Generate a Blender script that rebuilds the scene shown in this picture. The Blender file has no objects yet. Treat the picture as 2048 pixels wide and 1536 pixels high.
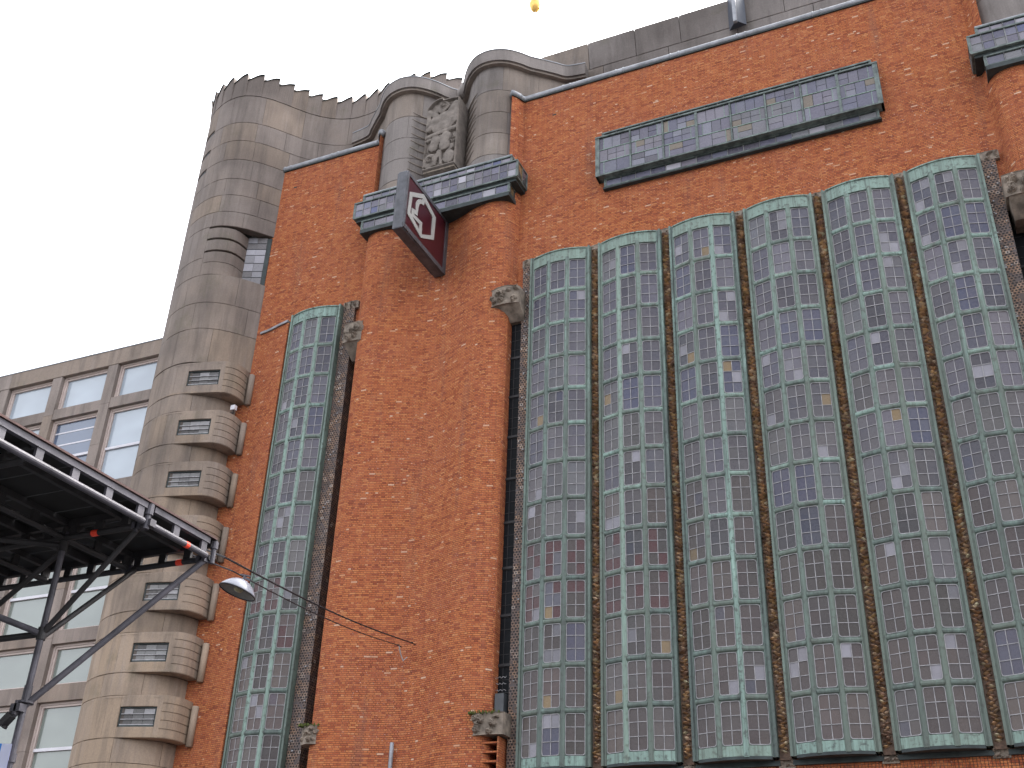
import bpy, math, random
from mathutils import Matrix, Vector
random.seed(7)
scene = bpy.context.scene
COL = scene.collection

# ------------------------------------------------------------------ camera
CAM_R = ((0.91282859, 0.17549311, 0.36870873),
         (0.40702292, -0.46358113, -0.7870355),
         (0.0328071, 0.86850141, -0.49459983))
CAM_P = Vector((0.0, -22.0, 1.6))
cd = bpy.data.cameras.new('camera'); cam = bpy.data.objects.new('camera', cd); COL.objects.link(cam)
cd.sensor_width = 36.0; cd.lens = 36.0 * 2231.25 / 2048.0; cd.clip_start = 0.1; cd.clip_end = 3000
M = Matrix(CAM_R).to_4x4(); M.translation = CAM_P; cam.matrix_world = M
scene.camera = cam

# ------------------------------------------------------------------ world, sun, exposure
SUN_EL, SUN_AZ = math.radians(52), math.radians(28)      # behind the roofs, to the right
w = bpy.data.worlds.new("World"); scene.world = w; w.use_nodes = True
nt = w.node_tree; nt.nodes.clear()
sky = nt.nodes.new('ShaderNodeTexSky'); sky.sky_type = 'NISHITA'; sky.sun_disc = False
sky.sun_elevation = SUN_EL; sky.sun_rotation = SUN_AZ; sky.air_density = 1.0; sky.dust_density = 6.0; sky.ozone_density = 1.0
hs = nt.nodes.new('ShaderNodeHueSaturation'); hs.inputs['Saturation'].default_value = 0.22
bg = nt.nodes.new('ShaderNodeBackground'); bg.inputs['Strength'].default_value = 0.15
out = nt.nodes.new('ShaderNodeOutputWorld')
nt.links.new(sky.outputs[0], hs.inputs['Color']); nt.links.new(hs.outputs[0], bg.inputs[0]); nt.links.new(bg.outputs[0], out.inputs[0])
sl = bpy.data.lights.new('sun', 'SUN'); sl.energy = 1.2; sl.angle = math.radians(12); sl.color = (1.0, 0.96, 0.9)
so = bpy.data.objects.new('sun', sl); COL.objects.link(so)
sd = Vector((math.sin(SUN_AZ) * math.cos(SUN_EL), math.cos(SUN_AZ) * math.cos(SUN_EL), math.sin(SUN_EL)))
so.rotation_euler = sd.to_track_quat('Z', 'Y').to_euler(); so.location = (30, 40, 60)
scene.view_settings.view_transform = 'Standard'; scene.view_settings.look = 'None'
scene.view_settings.exposure = 2.6; scene.view_settings.gamma = 1.0
scene.view_settings.use_curve_mapping = False

# ------------------------------------------------------------------ materials
def lin(c):
    return tuple((x / 255.0 / 12.92 if x / 255.0 <= 0.04045 else ((x / 255.0 + 0.055) / 1.055) ** 2.4) for x in c)
class NT:
    def __init__(self, name):
        self.m = bpy.data.materials.new(name); self.m.use_nodes = True
        self.t = self.m.node_tree; self.n = self.t.nodes; self.l = self.t.links
        self.b = self.n['Principled BSDF']
    def new(self, t, **kw):
        x = self.n.new(t)
        for k, v in kw.items(): setattr(x, k, v)
        return x
    def link(self, a, b): self.l.new(a, b)
    def val(self, x, sock):
        if isinstance(x, (int, float)): sock.default_value = x
        elif isinstance(x, (tuple, list)): sock.default_value = tuple(x) if len(x) != 3 or sock.type == 'VECTOR' else tuple(x) + (1.0,)
        else: self.link(x, sock)
    def math(self, op, a, b=0.0, c=None):
        x = self.new('ShaderNodeMath', operation=op); self.val(a, x.inputs[0]); self.val(b, x.inputs[1])
        if c is not None: self.val(c, x.inputs[2])
        return x.outputs[0]
    def mix(self, f, a, b, mode='MIX'):
        x = self.new('ShaderNodeMix', data_type='RGBA', blend_type=mode)
        self.val(f, x.inputs[0]); self.val(a, x.inputs[6]); self.val(b, x.inputs[7]); return x.outputs[2]
    def ramp(self, f, stops, interp='LINEAR'):
        x = self.new('ShaderNodeValToRGB'); cr = x.color_ramp; cr.interpolation = interp
        while len(cr.elements) < len(stops): cr.elements.new(0.5)
        for e, (p, c) in zip(cr.elements, stops):
            e.position = p; e.color = (c, c, c, 1) if isinstance(c, (int, float)) else tuple(c) + (1,)
        self.link(f, x.inputs[0]); return x.outputs[0]
    def pos(self): return self.new('ShaderNodeNewGeometry').outputs['Position']
    def scale(self, v, s):
        x = self.new('ShaderNodeVectorMath', operation='MULTIPLY'); self.link(v, x.inputs[0]); x.inputs[1].default_value = s; return x.outputs[0]
    def noise(self, v, s, d=3.0, r=0.6):
        x = self.new('ShaderNodeTexNoise'); x.inputs['Scale'].default_value = s; x.inputs['Detail'].default_value = d
        x.inputs['Roughness'].default_value = r
        if v is not None: self.link(v, x.inputs['Vector'])
        return x.outputs['Fac']
    def bump(self, h, strength=0.4, dist=0.01):
        x = self.new('ShaderNodeBump'); x.inputs['Strength'].default_value = strength; x.inputs['Distance'].default_value = dist
        self.link(h, x.inputs['Height']); self.link(x.outputs[0], self.b.inputs['Normal'])
    def color(self, c): self.val(c, self.b.inputs['Base Color'])
    def rough(self, r): self.val(r, self.b.inputs['Roughness'])

def brick_material():
    k = NT('brick'); uv = k.new('ShaderNodeUVMap', uv_map='UVMap').outputs[0]
    sp = k.new('ShaderNodeSeparateXYZ'); k.link(uv, sp.inputs[0])
    u, v = sp.outputs[0], sp.outputs[1]
    # slightly wavy hand-laid courses
    wob = k.noise(k.scale(uv, (0.6, 0.25, 1)), 1.0, 2)
    v2 = k.math('ADD', v, k.math('MULTIPLY', k.math('SUBTRACT', wob, 0.5), 0.05))
    vr = k.math('DIVIDE', v2, 0.047); row = k.math('FLOOR', vr); fv = k.math('SUBTRACT', vr, row)
    par = k.math('MODULO', row, 2.0)
    wdt = k.math('ADD', 0.082, k.math('MULTIPLY', par, 0.082))
    wn1 = k.new('ShaderNodeTexWhiteNoise', noise_dimensions='1D'); k.link(row, wn1.inputs['W'])
    ur = k.math('ADD', k.math('DIVIDE', u, wdt), k.math('ADD', k.math('MULTIPLY', par, 0.25), k.math('MULTIPLY', wn1.outputs[0], 0.16)))
    colm = k.math('FLOOR', ur); fu = k.math('SUBTRACT', ur, colm)
    cb = k.new('ShaderNodeCombineXYZ'); k.link(colm, cb.inputs[0]); k.link(row, cb.inputs[1])
    wn = k.new('ShaderNodeTexWhiteNoise', noise_dimensions='2D'); k.link(cb.outputs[0], wn.inputs[0])
    c = k.ramp(wn.outputs[0], [(0.0, (0.23, 0.062, 0.034)), (0.10, (0.32, 0.088, 0.040)), (0.35, (0.385, 0.119, 0.050)),
                               (0.70, (0.42, 0.137, 0.055)), (0.92, (0.46, 0.166, 0.066)), (0.985, (0.49, 0.20, 0.085)), (1.0, (0.58, 0.37, 0.26))])
    wn2 = k.new('ShaderNodeTexWhiteNoise', noise_dimensions='3D'); k.link(cb.outputs[0], wn2.inputs[0])
    lay = k.new('ShaderNodeSeparateColor'); k.link(wn2.outputs[1], lay.inputs[0])
    # joints
    eu = k.math('MULTIPLY', k.math('MINIMUM', fu, k.math('SUBTRACT', 1.0, fu)), wdt)
    ev = k.math('MULTIPLY', k.math('MINIMUM', fv, k.math('SUBTRACT', 1.0, fv)), 0.047)
    e = k.math('MINIMUM', eu, ev)
    jn = k.noise(uv, 14.0, 2)
    mk = k.ramp(k.math('ADD', e, k.math('MULTIPLY', k.math('SUBTRACT', jn, 0.5), 0.004)), [(0.0035, 1.0), (0.0075, 0.0)])
    big = k.noise(uv, 0.55, 4); mid = k.noise(uv, 2.6, 4)
    c = k.mix(k.ramp(big, [(0.42, 0.0), (0.75, 0.30)]), c, (0.31, 0.105, 0.07))
    c = k.mix(k.ramp(mid, [(0.54, 0.0), (0.80, 0.18)]), c, (0.20, 0.070, 0.045))
    st = k.noise(k.scale(uv, (2.2, 0.22, 1)), 1.0, 4)
    c = k.mix(k.ramp(st, [(0.57, 0.0), (0.76, 0.5)]), c, (0.17, 0.095, 0.078))
    eff = k.noise(uv, 22.0, 2, 0.5)
    c = k.mix(k.math('MULTIPLY', k.ramp(eff, [(0.66, 0.0), (0.72, 0.75)]), k.ramp(big, [(0.35, 0.2), (0.6, 1.0)])), c, (0.62, 0.46, 0.38))
    mort = k.mix(k.ramp(k.noise(uv, 3.1, 2), [(0.4, 0.0), (0.6, 1.0)]), (0.085, 0.036, 0.026), (0.20, 0.085, 0.055))
    c = k.mix(k.math('MULTIPLY', mk, 0.85), c, mort)
    k.color(c); k.rough(0.9); k.b.inputs['Specular IOR Level'].default_value = 0.1
    h = k.math('ADD', k.math('MULTIPLY', k.math('SUBTRACT', 1.0, mk), 1.0), k.math('MULTIPLY', lay.outputs[0], 0.55))
    h = k.math('ADD', h, k.math('MULTIPLY', k.noise(uv, 60.0, 2), 0.3))
    k.bump(h, 0.7, 0.009)
    return k.m

def stone_material(name, lo, hi, rnd=0.22, zlo=9.0, zhi=22.0):
    k = NT(name); p = k.pos(); sp = k.new('ShaderNodeSeparateXYZ'); k.link(p, sp.inputs[0])
    mr = k.new('ShaderNodeMapRange'); mr.inputs[1].default_value = zlo; mr.inputs[2].default_value = zhi; k.link(sp.outputs[2], mr.inputs[0])
    f = k.math('ADD', mr.outputs[0], k.math('MULTIPLY', k.math('SUBTRACT', k.noise(p, 0.5, 3), 0.5), 0.9))
    c = k.mix(f, lo, hi)
    oi = k.new('ShaderNodeObjectInfo').outputs['Random']
    c = k.mix(k.math('MULTIPLY', oi, rnd), c, tuple(x * 0.62 for x in hi))
    wn = k.new('ShaderNodeTexWhiteNoise', noise_dimensions='1D'); k.link(oi, wn.inputs['W'])
    c = k.mix(k.math('MULTIPLY', k.math('GREATER_THAN', wn.outputs[0], 0.72), 0.25), c, (0.30, 0.21, 0.13))
    st = k.noise(k.scale(p, (2.6, 2.6, 0.28)), 1.0, 5, 0.65)
    c = k.mix(k.ramp(st, [(0.47, 0.0), (0.70, 0.6)]), c, tuple(x * 0.42 for x in hi))
    st2 = k.noise(k.scale(p, (7, 7, 0.5)), 1.0, 3)
    c = k.mix(k.ramp(st2, [(0.55, 0.0), (0.75, 0.35)]), c, tuple(min(1, x * 1.45) for x in hi))
    soot = k.noise(p, 0.35, 3)
    c = k.mix(k.ramp(soot, [(0.5, 0.0), (0.68, 0.5)]), c, (0.085, 0.070, 0.064))
    c = k.mix(k.ramp(k.noise(p, 1.3, 4), [(0.60, 0.0), (0.75, 0.35)]), c, (0.125, 0.118, 0.075))
    gr = k.noise(p, 26.0, 4, 0.7)
    c = k.mix(0.22, c, k.ramp(gr, [(0.3, 0.05), (0.7, 0.5)]), 'OVERLAY')
    k.color(c); k.rough(0.9); k.b.inputs['Specular IOR Level'].default_value = 0.2
    k.bump(gr, 0.35, 0.008); return k.m

def copper_material(name, light=0.5, zfade=False):
    k = NT(name); p = k.pos()
    n = k.noise(k.scale(p, (6, 6, 0.8)), 1.0, 6, 0.75)
    c = k.ramp(n, [(0.30, (0.025, 0.034, 0.034)), (0.40, (0.070, 0.098, 0.088)), (0.50, (0.115, 0.165, 0.145)), (0.60, (0.17, 0.25, 0.22)), (0.74, (0.30, 0.43, 0.385))])
    c = k.mix(light, c, (0.25, 0.375, 0.325))
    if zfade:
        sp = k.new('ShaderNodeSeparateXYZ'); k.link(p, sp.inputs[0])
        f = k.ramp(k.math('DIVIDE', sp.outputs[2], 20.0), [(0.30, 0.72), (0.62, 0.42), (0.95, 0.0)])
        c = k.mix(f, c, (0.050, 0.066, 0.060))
    g = k.noise(p, 11.0, 4)
    s2 = k.noise(k.scale(p, (16, 16, 0.35)), 1.0, 4, 0.7)
    c = k.mix(k.ramp(s2, [(0.50, 0.0), (0.64, 0.65)]), c, (0.040, 0.052, 0.050))
    c = k.mix(k.ramp(g, [(0.53, 0.0), (0.66, 0.75)]), c, (0.03, 0.034, 0.033))
    oi = k.new('ShaderNodeObjectInfo').outputs['Random']
    c = k.mix(k.math('MULTIPLY', oi, 0.35), c, (0.16, 0.185, 0.14))
    k.color(c); k.rough(0.6); k.bump(g, 0.25, 0.006); return k.m

def pane_material():
    k = NT('leaded_glass'); a = k.new('ShaderNodeAttribute', attribute_name='tint').outputs['Color']
    p = k.pos(); n = k.noise(p, 7.0, 3); n2 = k.noise(p, 1.1, 2)
    c = k.mix(k.ramp(n, [(0.35, 0.0), (0.7, 0.14)]), a, (0.13, 0.125, 0.13))
    c = k.mix(k.ramp(n2, [(0.45, 0.0), (0.7, 0.25)]), c, (0.09, 0.075, 0.07))
    k.color(c); k.rough(k.ramp(n, [(0.3, 0.16), (0.7, 0.42)]))
    k.b.inputs['Specular IOR Level'].default_value = 0.3
    k.bump(k.noise(p, 3.5, 2), 0.45, 0.02); return k.m

def plain(name, c, rough=0.7, metal=0.0, var=0.25, scale=3.0, spec=0.4, bumps=0.15):
    k = NT(name); p = k.pos(); n = k.noise(p, scale, 5, 0.65)
    k.color(k.mix(k.ramp(n, [(0.35, 0.0), (0.7, 1.0)]), tuple(x * (1 - var) for x in c), tuple(min(1, x * (1 + var)) for x in c)))
    k.rough(rough); k.b.inputs['Metallic'].default_value = metal; k.b.inputs['Specular IOR Level'].default_value = spec
    k.bump(k.noise(p, scale * 8, 3), bumps, 0.004); return k.m

def mosaic_material():
    k = NT('pierced_terracotta'); uv = k.new('ShaderNodeUVMap', uv_map='UVMap').outputs[0]
    sp = k.new('ShaderNodeSeparateXYZ'); k.link(uv, sp.inputs[0])
    vr = k.math('DIVIDE', sp.outputs[1], 0.062); row = k.math('FLOOR', vr)
    ur = k.math('ADD', k.math('DIVIDE', sp.outputs[0], 0.076), k.math('MULTIPLY', k.math('MODULO', row, 2.0), 0.5)); colm = k.math('FLOOR', ur)
    fu = k.math('SUBTRACT', k.math('SUBTRACT', ur, colm), 0.5); fv = k.math('SUBTRACT', k.math('SUBTRACT', vr, row), 0.5)
    d = k.math('SQRT', k.math('ADD', k.math('MULTIPLY', fu, fu), k.math('MULTIPLY', fv, fv)))
    cb = k.new('ShaderNodeCombineXYZ'); k.link(colm, cb.inputs[0]); k.link(row, cb.inputs[1])
    wn = k.new('ShaderNodeTexWhiteNoise', noise_dimensions='2D'); k.link(cb.outputs[0], wn.inputs[0])
    c = k.ramp(wn.outputs[0], [(0.0, (0.06, 0.045, 0.042)), (0.4, (0.14, 0.09, 0.07)), (0.8, (0.24, 0.14, 0.09)), (0.94, (0.32, 0.21, 0.14)), (1.0, (0.50, 0.44, 0.40))])
    c = k.mix(k.ramp(k.noise(uv, 2.0, 3), [(0.4, 0.0), (0.65, 0.6)]), c, (0.10, 0.085, 0.09))
    hole = k.ramp(d, [(0.27, 1.0), (0.36, 0.0)])
    rnd = k.math('MULTIPLY', hole, k.math('GREATER_THAN', wn.outputs[0], 0.12))
    k.color(k.mix(rnd, c, (0.012, 0.010, 0.010))); k.rough(0.75)
    k.bump(k.math('SUBTRACT', k.math('ADD', 1.0, k.math('MULTIPLY', wn.outputs[0], 0.5)), rnd), 0.9, 0.012); return k.m

def office_glass(name, tint, rough):
    k = NT(name); p = k.pos()
    k.color(k.mix(k.ramp(k.noise(k.scale(p, (0.5, 0.5, 0.8)), 1.0, 2), [(0.35, 0.0), (0.7, 1.0)]), tuple(x * 0.8 for x in tint), tint))
    k.rough(rough); k.b.inputs['Specular IOR Level'].default_value = 0.7; k.b.inputs['Coat Weight'].default_value = 0.4; k.b.inputs['Coat Roughness'].default_value = 0.02
    return k.m

def ochre_material():
    k = NT('carved_ochre_terracotta'); p = k.pos(); at = k.new('ShaderNodeAttribute', attribute_name='tint').outputs['Color']
    n = k.noise(p, 9.0, 4, 0.7)
    k.color(k.mix(k.ramp(n, [(0.45, 0.0), (0.75, 0.4)]), at, (0.12, 0.07, 0.05))); k.rough(0.7); k.bump(k.noise(p, 30, 3), 0.5, 0.01); return k.m

MAT = dict(
    brick=brick_material(),
    stone=stone_material('tower_stone', (0.375, 0.285, 0.215), (0.228, 0.192, 0.175)),
    stone_flat=stone_material('crown_stone', (0.25, 0.218, 0.202), (0.238, 0.211, 0.20), 0.12),
    joint=plain('dark_joint', (0.10, 0.085, 0.076), 0.95),
    carve=plain('carved_stone', (0.21, 0.172, 0.14), 0.9, var=0.45, scale=4, bumps=0.4),
    relief=plain('relief_stone', (0.185, 0.158, 0.14), 0.9, var=0.3, scale=5, bumps=0.4),
    moss=plain('moss', (0.07, 0.085, 0.02), 1.0, var=0.4, scale=14, bumps=0.8),
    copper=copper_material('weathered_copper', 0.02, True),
    copper_light=copper_material('pale_verdigris', 0.45),
    copper_sill=copper_material('bright_verdigris', 0.45),
    canopy_copper=plain('grey_copper', (0.11, 0.135, 0.128), 0.6, var=0.55, scale=5, bumps=0.2),
    slot_glass=plain('dark_slot_glass', (0.008, 0.009, 0.011), 0.55, spec=0.1),
    came_dull=plain('dull_came', (0.20, 0.20, 0.205), 0.6, var=0.3, scale=8),
    brown_tile=plain('brown_glazed_tile', (0.11, 0.066, 0.045), 0.7, var=0.5, scale=14, bumps=0.5),
    copper_dark=plain('dark_copper', (0.028, 0.037, 0.038), 0.65, var=0.4, scale=4),
    lead=plain('lead_sheet', (0.25, 0.255, 0.275), 0.5, metal=0.3, var=0.3, scale=2.5, bumps=0.3),
    came=plain('lead_came', (0.30, 0.29, 0.30), 0.6, var=0.3, scale=8),
    pane=pane_material(), dark=plain('near_black', (0.012, 0.013, 0.015), 0.6),
    mosaic=mosaic_material(), ochre=ochre_material(),
    steel=plain('galvanised_steel', (0.062, 0.058, 0.07), 0.6, metal=0.2, var=0.35, scale=6),
    steel_dark=plain('dark_scaffold_steel', (0.03, 0.028, 0.03), 0.6, metal=0.3, var=0.3, scale=5),
    deck=plain('dark_deck_board', (0.012, 0.011, 0.011), 0.8, var=0.4, scale=4),
    plank=plain('deck_edge', (0.05, 0.02, 0.018), 0.8, var=0.3, scale=9),
    red=plain('red_tape', (0.75, 0.05, 0.02), 0.5, var=0.1),
    cream=plain('cream_frame', (0.52, 0.43, 0.395), 0.5, var=0.08, scale=2, bumps=0.03),
    white=plain('white_frame', (0.60, 0.58, 0.62), 0.45, var=0.08, scale=2, bumps=0.03),
    glass_up=office_glass('office_glass_pale', (0.38, 0.43, 0.49), 0.1),  # pale bluish base colour carries the reflected sky and light blinds
    glass_mid=office_glass('office_glass_clear', (0.10, 0.13, 0.20), 0.06),
    glass_low=office_glass('office_glass_blind', (0.20, 0.225, 0.205), 0.12),
    office=stone_material('office_stone', (0.31, 0.25, 0.22), (0.28, 0.235, 0.212), 0.2, 6, 20),
    signmetal=plain('sign_casing', (0.085, 0.085, 0.097), 0.5, metal=0.2, var=0.35, scale=3),
    maroon=plain('maroon_panel', (0.052, 0.009, 0.015), 0.3, var=0.12, scale=2, bumps=0.02),
    logo=plain('pale_logo', (0.34, 0.34, 0.33), 0.4, var=0.06, scale=2, bumps=0.02),
    enamel=plain('lamp_enamel', (0.20, 0.205, 0.24), 0.3, var=0.1, scale=5),
    lampin=plain('lamp_reflector', (0.22, 0.205, 0.185), 0.5, var=0.2, scale=6),
    bulb=plain('lamp_bulb', (0.38, 0.33, 0.2), 0.3), cable=plain('black_cable', (0.015, 0.012, 0.015), 0.7),
    gold=plain('gilding', (0.80, 0.50, 0.14), 0.35, metal=0.6, var=0.2), plastic=plain('grey_plastic', (0.05, 0.054, 0.06), 0.5),
    asphalt=plain('asphalt', (0.05, 0.05, 0.052), 0.9, var=0.25, scale=8, bumps=0.6), paving=plain('street_paving', (0.16, 0.12, 0.10), 0.9, var=0.3, scale=5, bumps=0.5),
    roof=plain('roof_felt', (0.06, 0.06, 0.06), 0.9), banner_blue=plain('blue_fabric', (0.03, 0.20, 0.62), 0.7, var=0.1), banner=plain('pale_fabric', (0.60, 0.62, 0.80), 0.7, var=0.08),
    box_blue=plain('blue_grey_paint', (0.05, 0.058, 0.08), 0.5, var=0.1),
)

# ------------------------------------------------------------------ mesh helpers; local frame is x right, p towards the street (world y = -p), z up
def W(x, p, z): return (x, -p, z)
class MB:
    def __init__(s): s.v = []; s.f = []; s.uv = []; s.mi = []; s.tint = []; s.cur = 0; s.tc = (0.2, 0.2, 0.2)
    def face(s, idx, uv=None):
        s.f.append(tuple(idx)); s.uv.append(uv); s.mi.append(s.cur); s.tint.append(s.tc)
    def add(s, pts):
        b = len(s.v); s.v.extend(pts); return list(range(b, b + len(pts)))
    def box(s, x0, x1, p0, p1, z0, z1):
        i = s.add([W(x0, p0, z0), W(x1, p0, z0), W(x1, p1, z0), W(x0, p1, z0), W(x0, p0, z1), W(x1, p0, z1), W(x1, p1, z1), W(x0, p1, z1)])
        for q in ((0, 1, 2, 3), (7, 6, 5, 4), (3, 2, 6, 7), (1, 0, 4, 5), (2, 1, 5, 6), (0, 3, 7, 4)):
            s.face([i[k] for k in q])
    def beam(s, a, b, wid, hei, up=(0, 0, 1)):      # world points
        a, b = Vector(a), Vector(b); d = (b - a).normalized(); u = Vector(up); r = d.cross(u).normalized(); u = r.cross(d)
        pts = []
        for o in (a, b):
            for (i, j) in ((-1, -1), (1, -1), (1, 1), (-1, 1)): pts.append(tuple(o + r * (i * wid / 2) + u * (j * hei / 2)))
        i = s.add(pts)
        for q in ((0, 1, 2, 3), (7, 6, 5, 4), (0, 4, 5, 1), (1, 5, 6, 2), (2, 6, 7, 3), (3, 7, 4, 0)): s.face([i[k] for k in q])
    def tube(s, path, r, n=10, caps=True):
        P = [Vector(q) for q in path]; rings = []; pu = None
        for i, p in enumerate(P):
            d = (P[min(i + 1, len(P) - 1)] - P[max(i - 1, 0)]).normalized()
            ref = Vector((0, 0, 1)) if abs(d.z) < 0.9 else Vector((1, 0, 0))
            a = d.cross(ref).normalized(); b = d.cross(a)
            rr = r[i] if isinstance(r, (list, tuple)) else r
            rings.append(s.add([tuple(p + a * (rr * math.cos(t)) + b * (rr * math.sin(t))) for t in [2 * math.pi * k / n for k in range(n)]]))
        for A, B in zip(rings, rings[1:]):
            for k in range(n): s.face((A[k], A[(k + 1) % n], B[(k + 1) % n], B[k]))
        if caps: s.face(list(reversed(rings[0]))); s.face(rings[-1])
    def lathe(s, prof, n=20, o=(0, 0, 0)):          # prof (r,z)
        rings = [s.add([(o[0] + r * math.cos(2 * math.pi * k / n), o[1] + r * math.sin(2 * math.pi * k / n), o[2] + z) for k in range(n)]) for r, z in prof]
        for A, B in zip(rings, rings[1:]):
            for k in range(n): s.face((A[k], A[(k + 1) % n], B[(k + 1) % n], B[k]))
    def solid(s, poly, d):                          # extrude a planar polygon (world pts) by vector d
        n = len(poly); a = s.add([tuple(q) for q in poly]); b = s.add([tuple(Vector(q) + Vector(d)) for q in poly])
        s.face(a); s.face(list(reversed(b)))
        for k in range(n): s.face((a[k], b[k], b[(k + 1) % n], a[(k + 1) % n]))
    def build(s, name, mats, parent=None, smooth=False, tint=False, uv=False):
        me = bpy.data.meshes.new(name); me.from_pydata(s.v, [], s.f)
        for m in (mats if isinstance(mats, (list, tuple)) else [mats]): me.materials.append(MAT[m])
        if len(me.materials) > 1: me.polygons.foreach_set('material_index', s.mi)
        if smooth: me.polygons.foreach_set('use_smooth', [True] * len(s.f))
        if uv:
            L = me.uv_layers.new(name='UVMap'); flat = []
            for f, q in zip(s.f, s.uv):
                if q is None:
                    for vi in f: x, y, z = s.v[vi]; flat += [x - y, z]
                else:
                    for t in q: flat += [t[0], t[1]]
            L.data.foreach_set('uv', flat)
        if tint:
            A = me.color_attributes.new('tint', 'FLOAT_COLOR', 'CORNER'); flat = []
            for f, t in zip(s.f, s.tint): flat += list(t + (1.0,)) * len(f)
            A.data.foreach_set('color', flat)
        o = bpy.data.objects.new(name, me); COL.objects.link(o)
        if parent: o.parent = parent
        return o
def fix(o):     # consistent outward normals
    import bmesh
    b = bmesh.new(); b.from_mesh(o.data); bmesh.ops.recalc_face_normals(b, faces=b.faces); b.to_mesh(o.data); b.free(); return o
def empty(name, loc=(0, 0, 0)):
    o = bpy.data.objects.new(name, None); COL.objects.link(o); o.location = loc; return o
def tag(o, label=None, cat=None, group=None, kind=None):
    if label: o['label'] = label
    if cat: o['category'] = cat
    if group: o['group'] = group
    if kind: o['kind'] = kind
    return o
def link_mesh(name, me, parent, mtx):
    o = bpy.data.objects.new(name, me); COL.objects.link(o); o.parent = parent; o.matrix_local = mtx; return o

class Prof:     # smooth plan curve (x, p) with arc length
    def __init__(s, pts, n=7, smooth=True):
        out = []
        if smooth:
            Q = [pts[0]] + list(pts) + [pts[-1]]
            for i in range(1, len(Q) - 2):
                a, b, c, d = Q[i - 1], Q[i], Q[i + 1], Q[i + 2]
                for k in range(n):
                    t = k / n
                    out.append(tuple(0.5 * (2 * b[j] + (c[j] - a[j]) * t + (2 * a[j] - 5 * b[j] + 4 * c[j] - d[j]) * t * t + (3 * b[j] - a[j] - 3 * c[j] + d[j]) * t ** 3) for j in (0, 1)))
            out.append(pts[-1])
        else: out = list(pts)
        s.q = out; s.s = [0.0]
        for a, b in zip(out, out[1:]): s.s.append(s.s[-1] + math.hypot(b[0] - a[0], b[1] - a[1]))
        s.L = s.s[-1]
    def at(s, d):
        d = max(0.0, min(s.L, d)); lo, hi = 0, len(s.s) - 1
        while hi - lo > 1:
            m = (lo + hi) // 2
            if s.s[m] <= d: lo = m
            else: hi = m
        t = (d - s.s[lo]) / max(1e-9, s.s[hi] - s.s[lo]); a, b = s.q[lo], s.q[hi]
        return (a[0] + (b[0] - a[0]) * t, a[1] + (b[1] - a[1]) * t)
    def nrm(s, d):
        a, b = s.at(d - 0.03), s.at(d + 0.03); dx, dp = b[0] - a[0], b[1] - a[1]; l = math.hypot(dx, dp) or 1
        return (-dp / l, dx / l)                    # points to the street when x grows
    def sx(s, x):                                   # arc length where the curve first passes x (after the wrap)
        for i, (a, b) in enumerate(zip(s.q, s.q[1:])):
            if a[0] <= x <= b[0] and b[0] > a[0]: return s.s[i] + (s.s[i + 1] - s.s[i]) * (x - a[0]) / (b[0] - a[0])
        return s.L if x > s.q[-1][0] else 0.0
    def off(s, d, o):
        a = s.at(d); n = s.nrm(d); return (a[0] + n[0] * o, a[1] + n[1] * o)

def sheet(mb, P, s0, s1, z0, z1, off=0.0, thick=0.3, step=0.12, mode='y'):
    """curved wall slab from arc s0 to s1; back face shifted straight back by thick (or along the normal)"""
    n = max(1, int(math.ceil((s1 - s0) / step))); S = [s0 + (s1 - s0) * k / n for k in range(n + 1)]
    F = [P.off(d, off) for d in S]
    B = [(x, p - thick) for x, p in F] if mode == 'y' else [P.off(d, off - thick) for d in S]
    f0 = mb.add([W(x, p, z0) for x, p in F]); f1 = mb.add([W(x, p, z1) for x, p in F])
    b0 = mb.add([W(x, p, z0) for x, p in B]); b1 = mb.add([W(x, p, z1) for x, p in B])
    for k in range(n):
        mb.face((f0[k], f0[k + 1], f1[k + 1], f1[k]), ((S[k], z0), (S[k + 1], z0), (S[k + 1], z1), (S[k], z1)))
        mb.face((b0[k + 1], b0[k], b1[k], b1[k + 1]))
        mb.face((f1[k], f1[k + 1], b1[k + 1], b1[k])); mb.face((b0[k], b0[k + 1], f0[k + 1], f0[k]))
    t = thick
    mb.face((b0[0], f0[0], f1[0], b1[0]), ((s0 - t, z0), (s0, z0), (s0, z1), (s0 - t, z1)))
    mb.face((f0[n], b0[n], b1[n], f1[n]), ((s1, z0), (s1 + t, z0), (s1 + t, z1), (s1, z1)))

# plan curves --------------------------------------------------------------
CX = (-12.66, 4.12)                                 # centres of the two double-bulged piers
BUL = [(-2.62, 0.0), (-2.42, 0.0), (-2.30, 0.25), (-2.16, 0.42), (-1.96, 0.50), (-1.76, 0.53), (-1.48, 0.50), (-1.12, 0.41), (-0.76, 0.26), (-0.36, 0.13)]
def bulge(cx): return [(cx + a, b) for a, b in BUL] + [(cx, 0.09)] + [(cx - a, b) for a, b in reversed(BUL)]
G = Prof([(-18.95, 0.0), (-17.5, 0.0)] + bulge(CX[0]) + [(-8.0, 0.0), (-4.0, 0.0), (0.0, 0.0)] + bulge(CX[1]) + [(9.0, 0.0)])
STN = [(-9.0, -1.12), (-6.5, -1.10), (-5.0, -1.08), (-4.1, -1.02), (-3.4, -0.90), (-3.05, -0.62), (-2.75, -0.36), (-2.46, -0.12), (-2.2, 0.18), (-1.9, 0.42), (-1.55, 0.53), (-1.2, 0.5), (-0.9, 0.32), (-0.62, 0.02), (-0.36, -0.35), (-0.15, -0.55)]
def stone_prof(cx): return Prof([(cx + a, b) for a, b in STN if a > -5] + [(cx, -0.6)] + [(cx - a, b) for a, b in reversed(STN) if a > -5])

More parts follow.
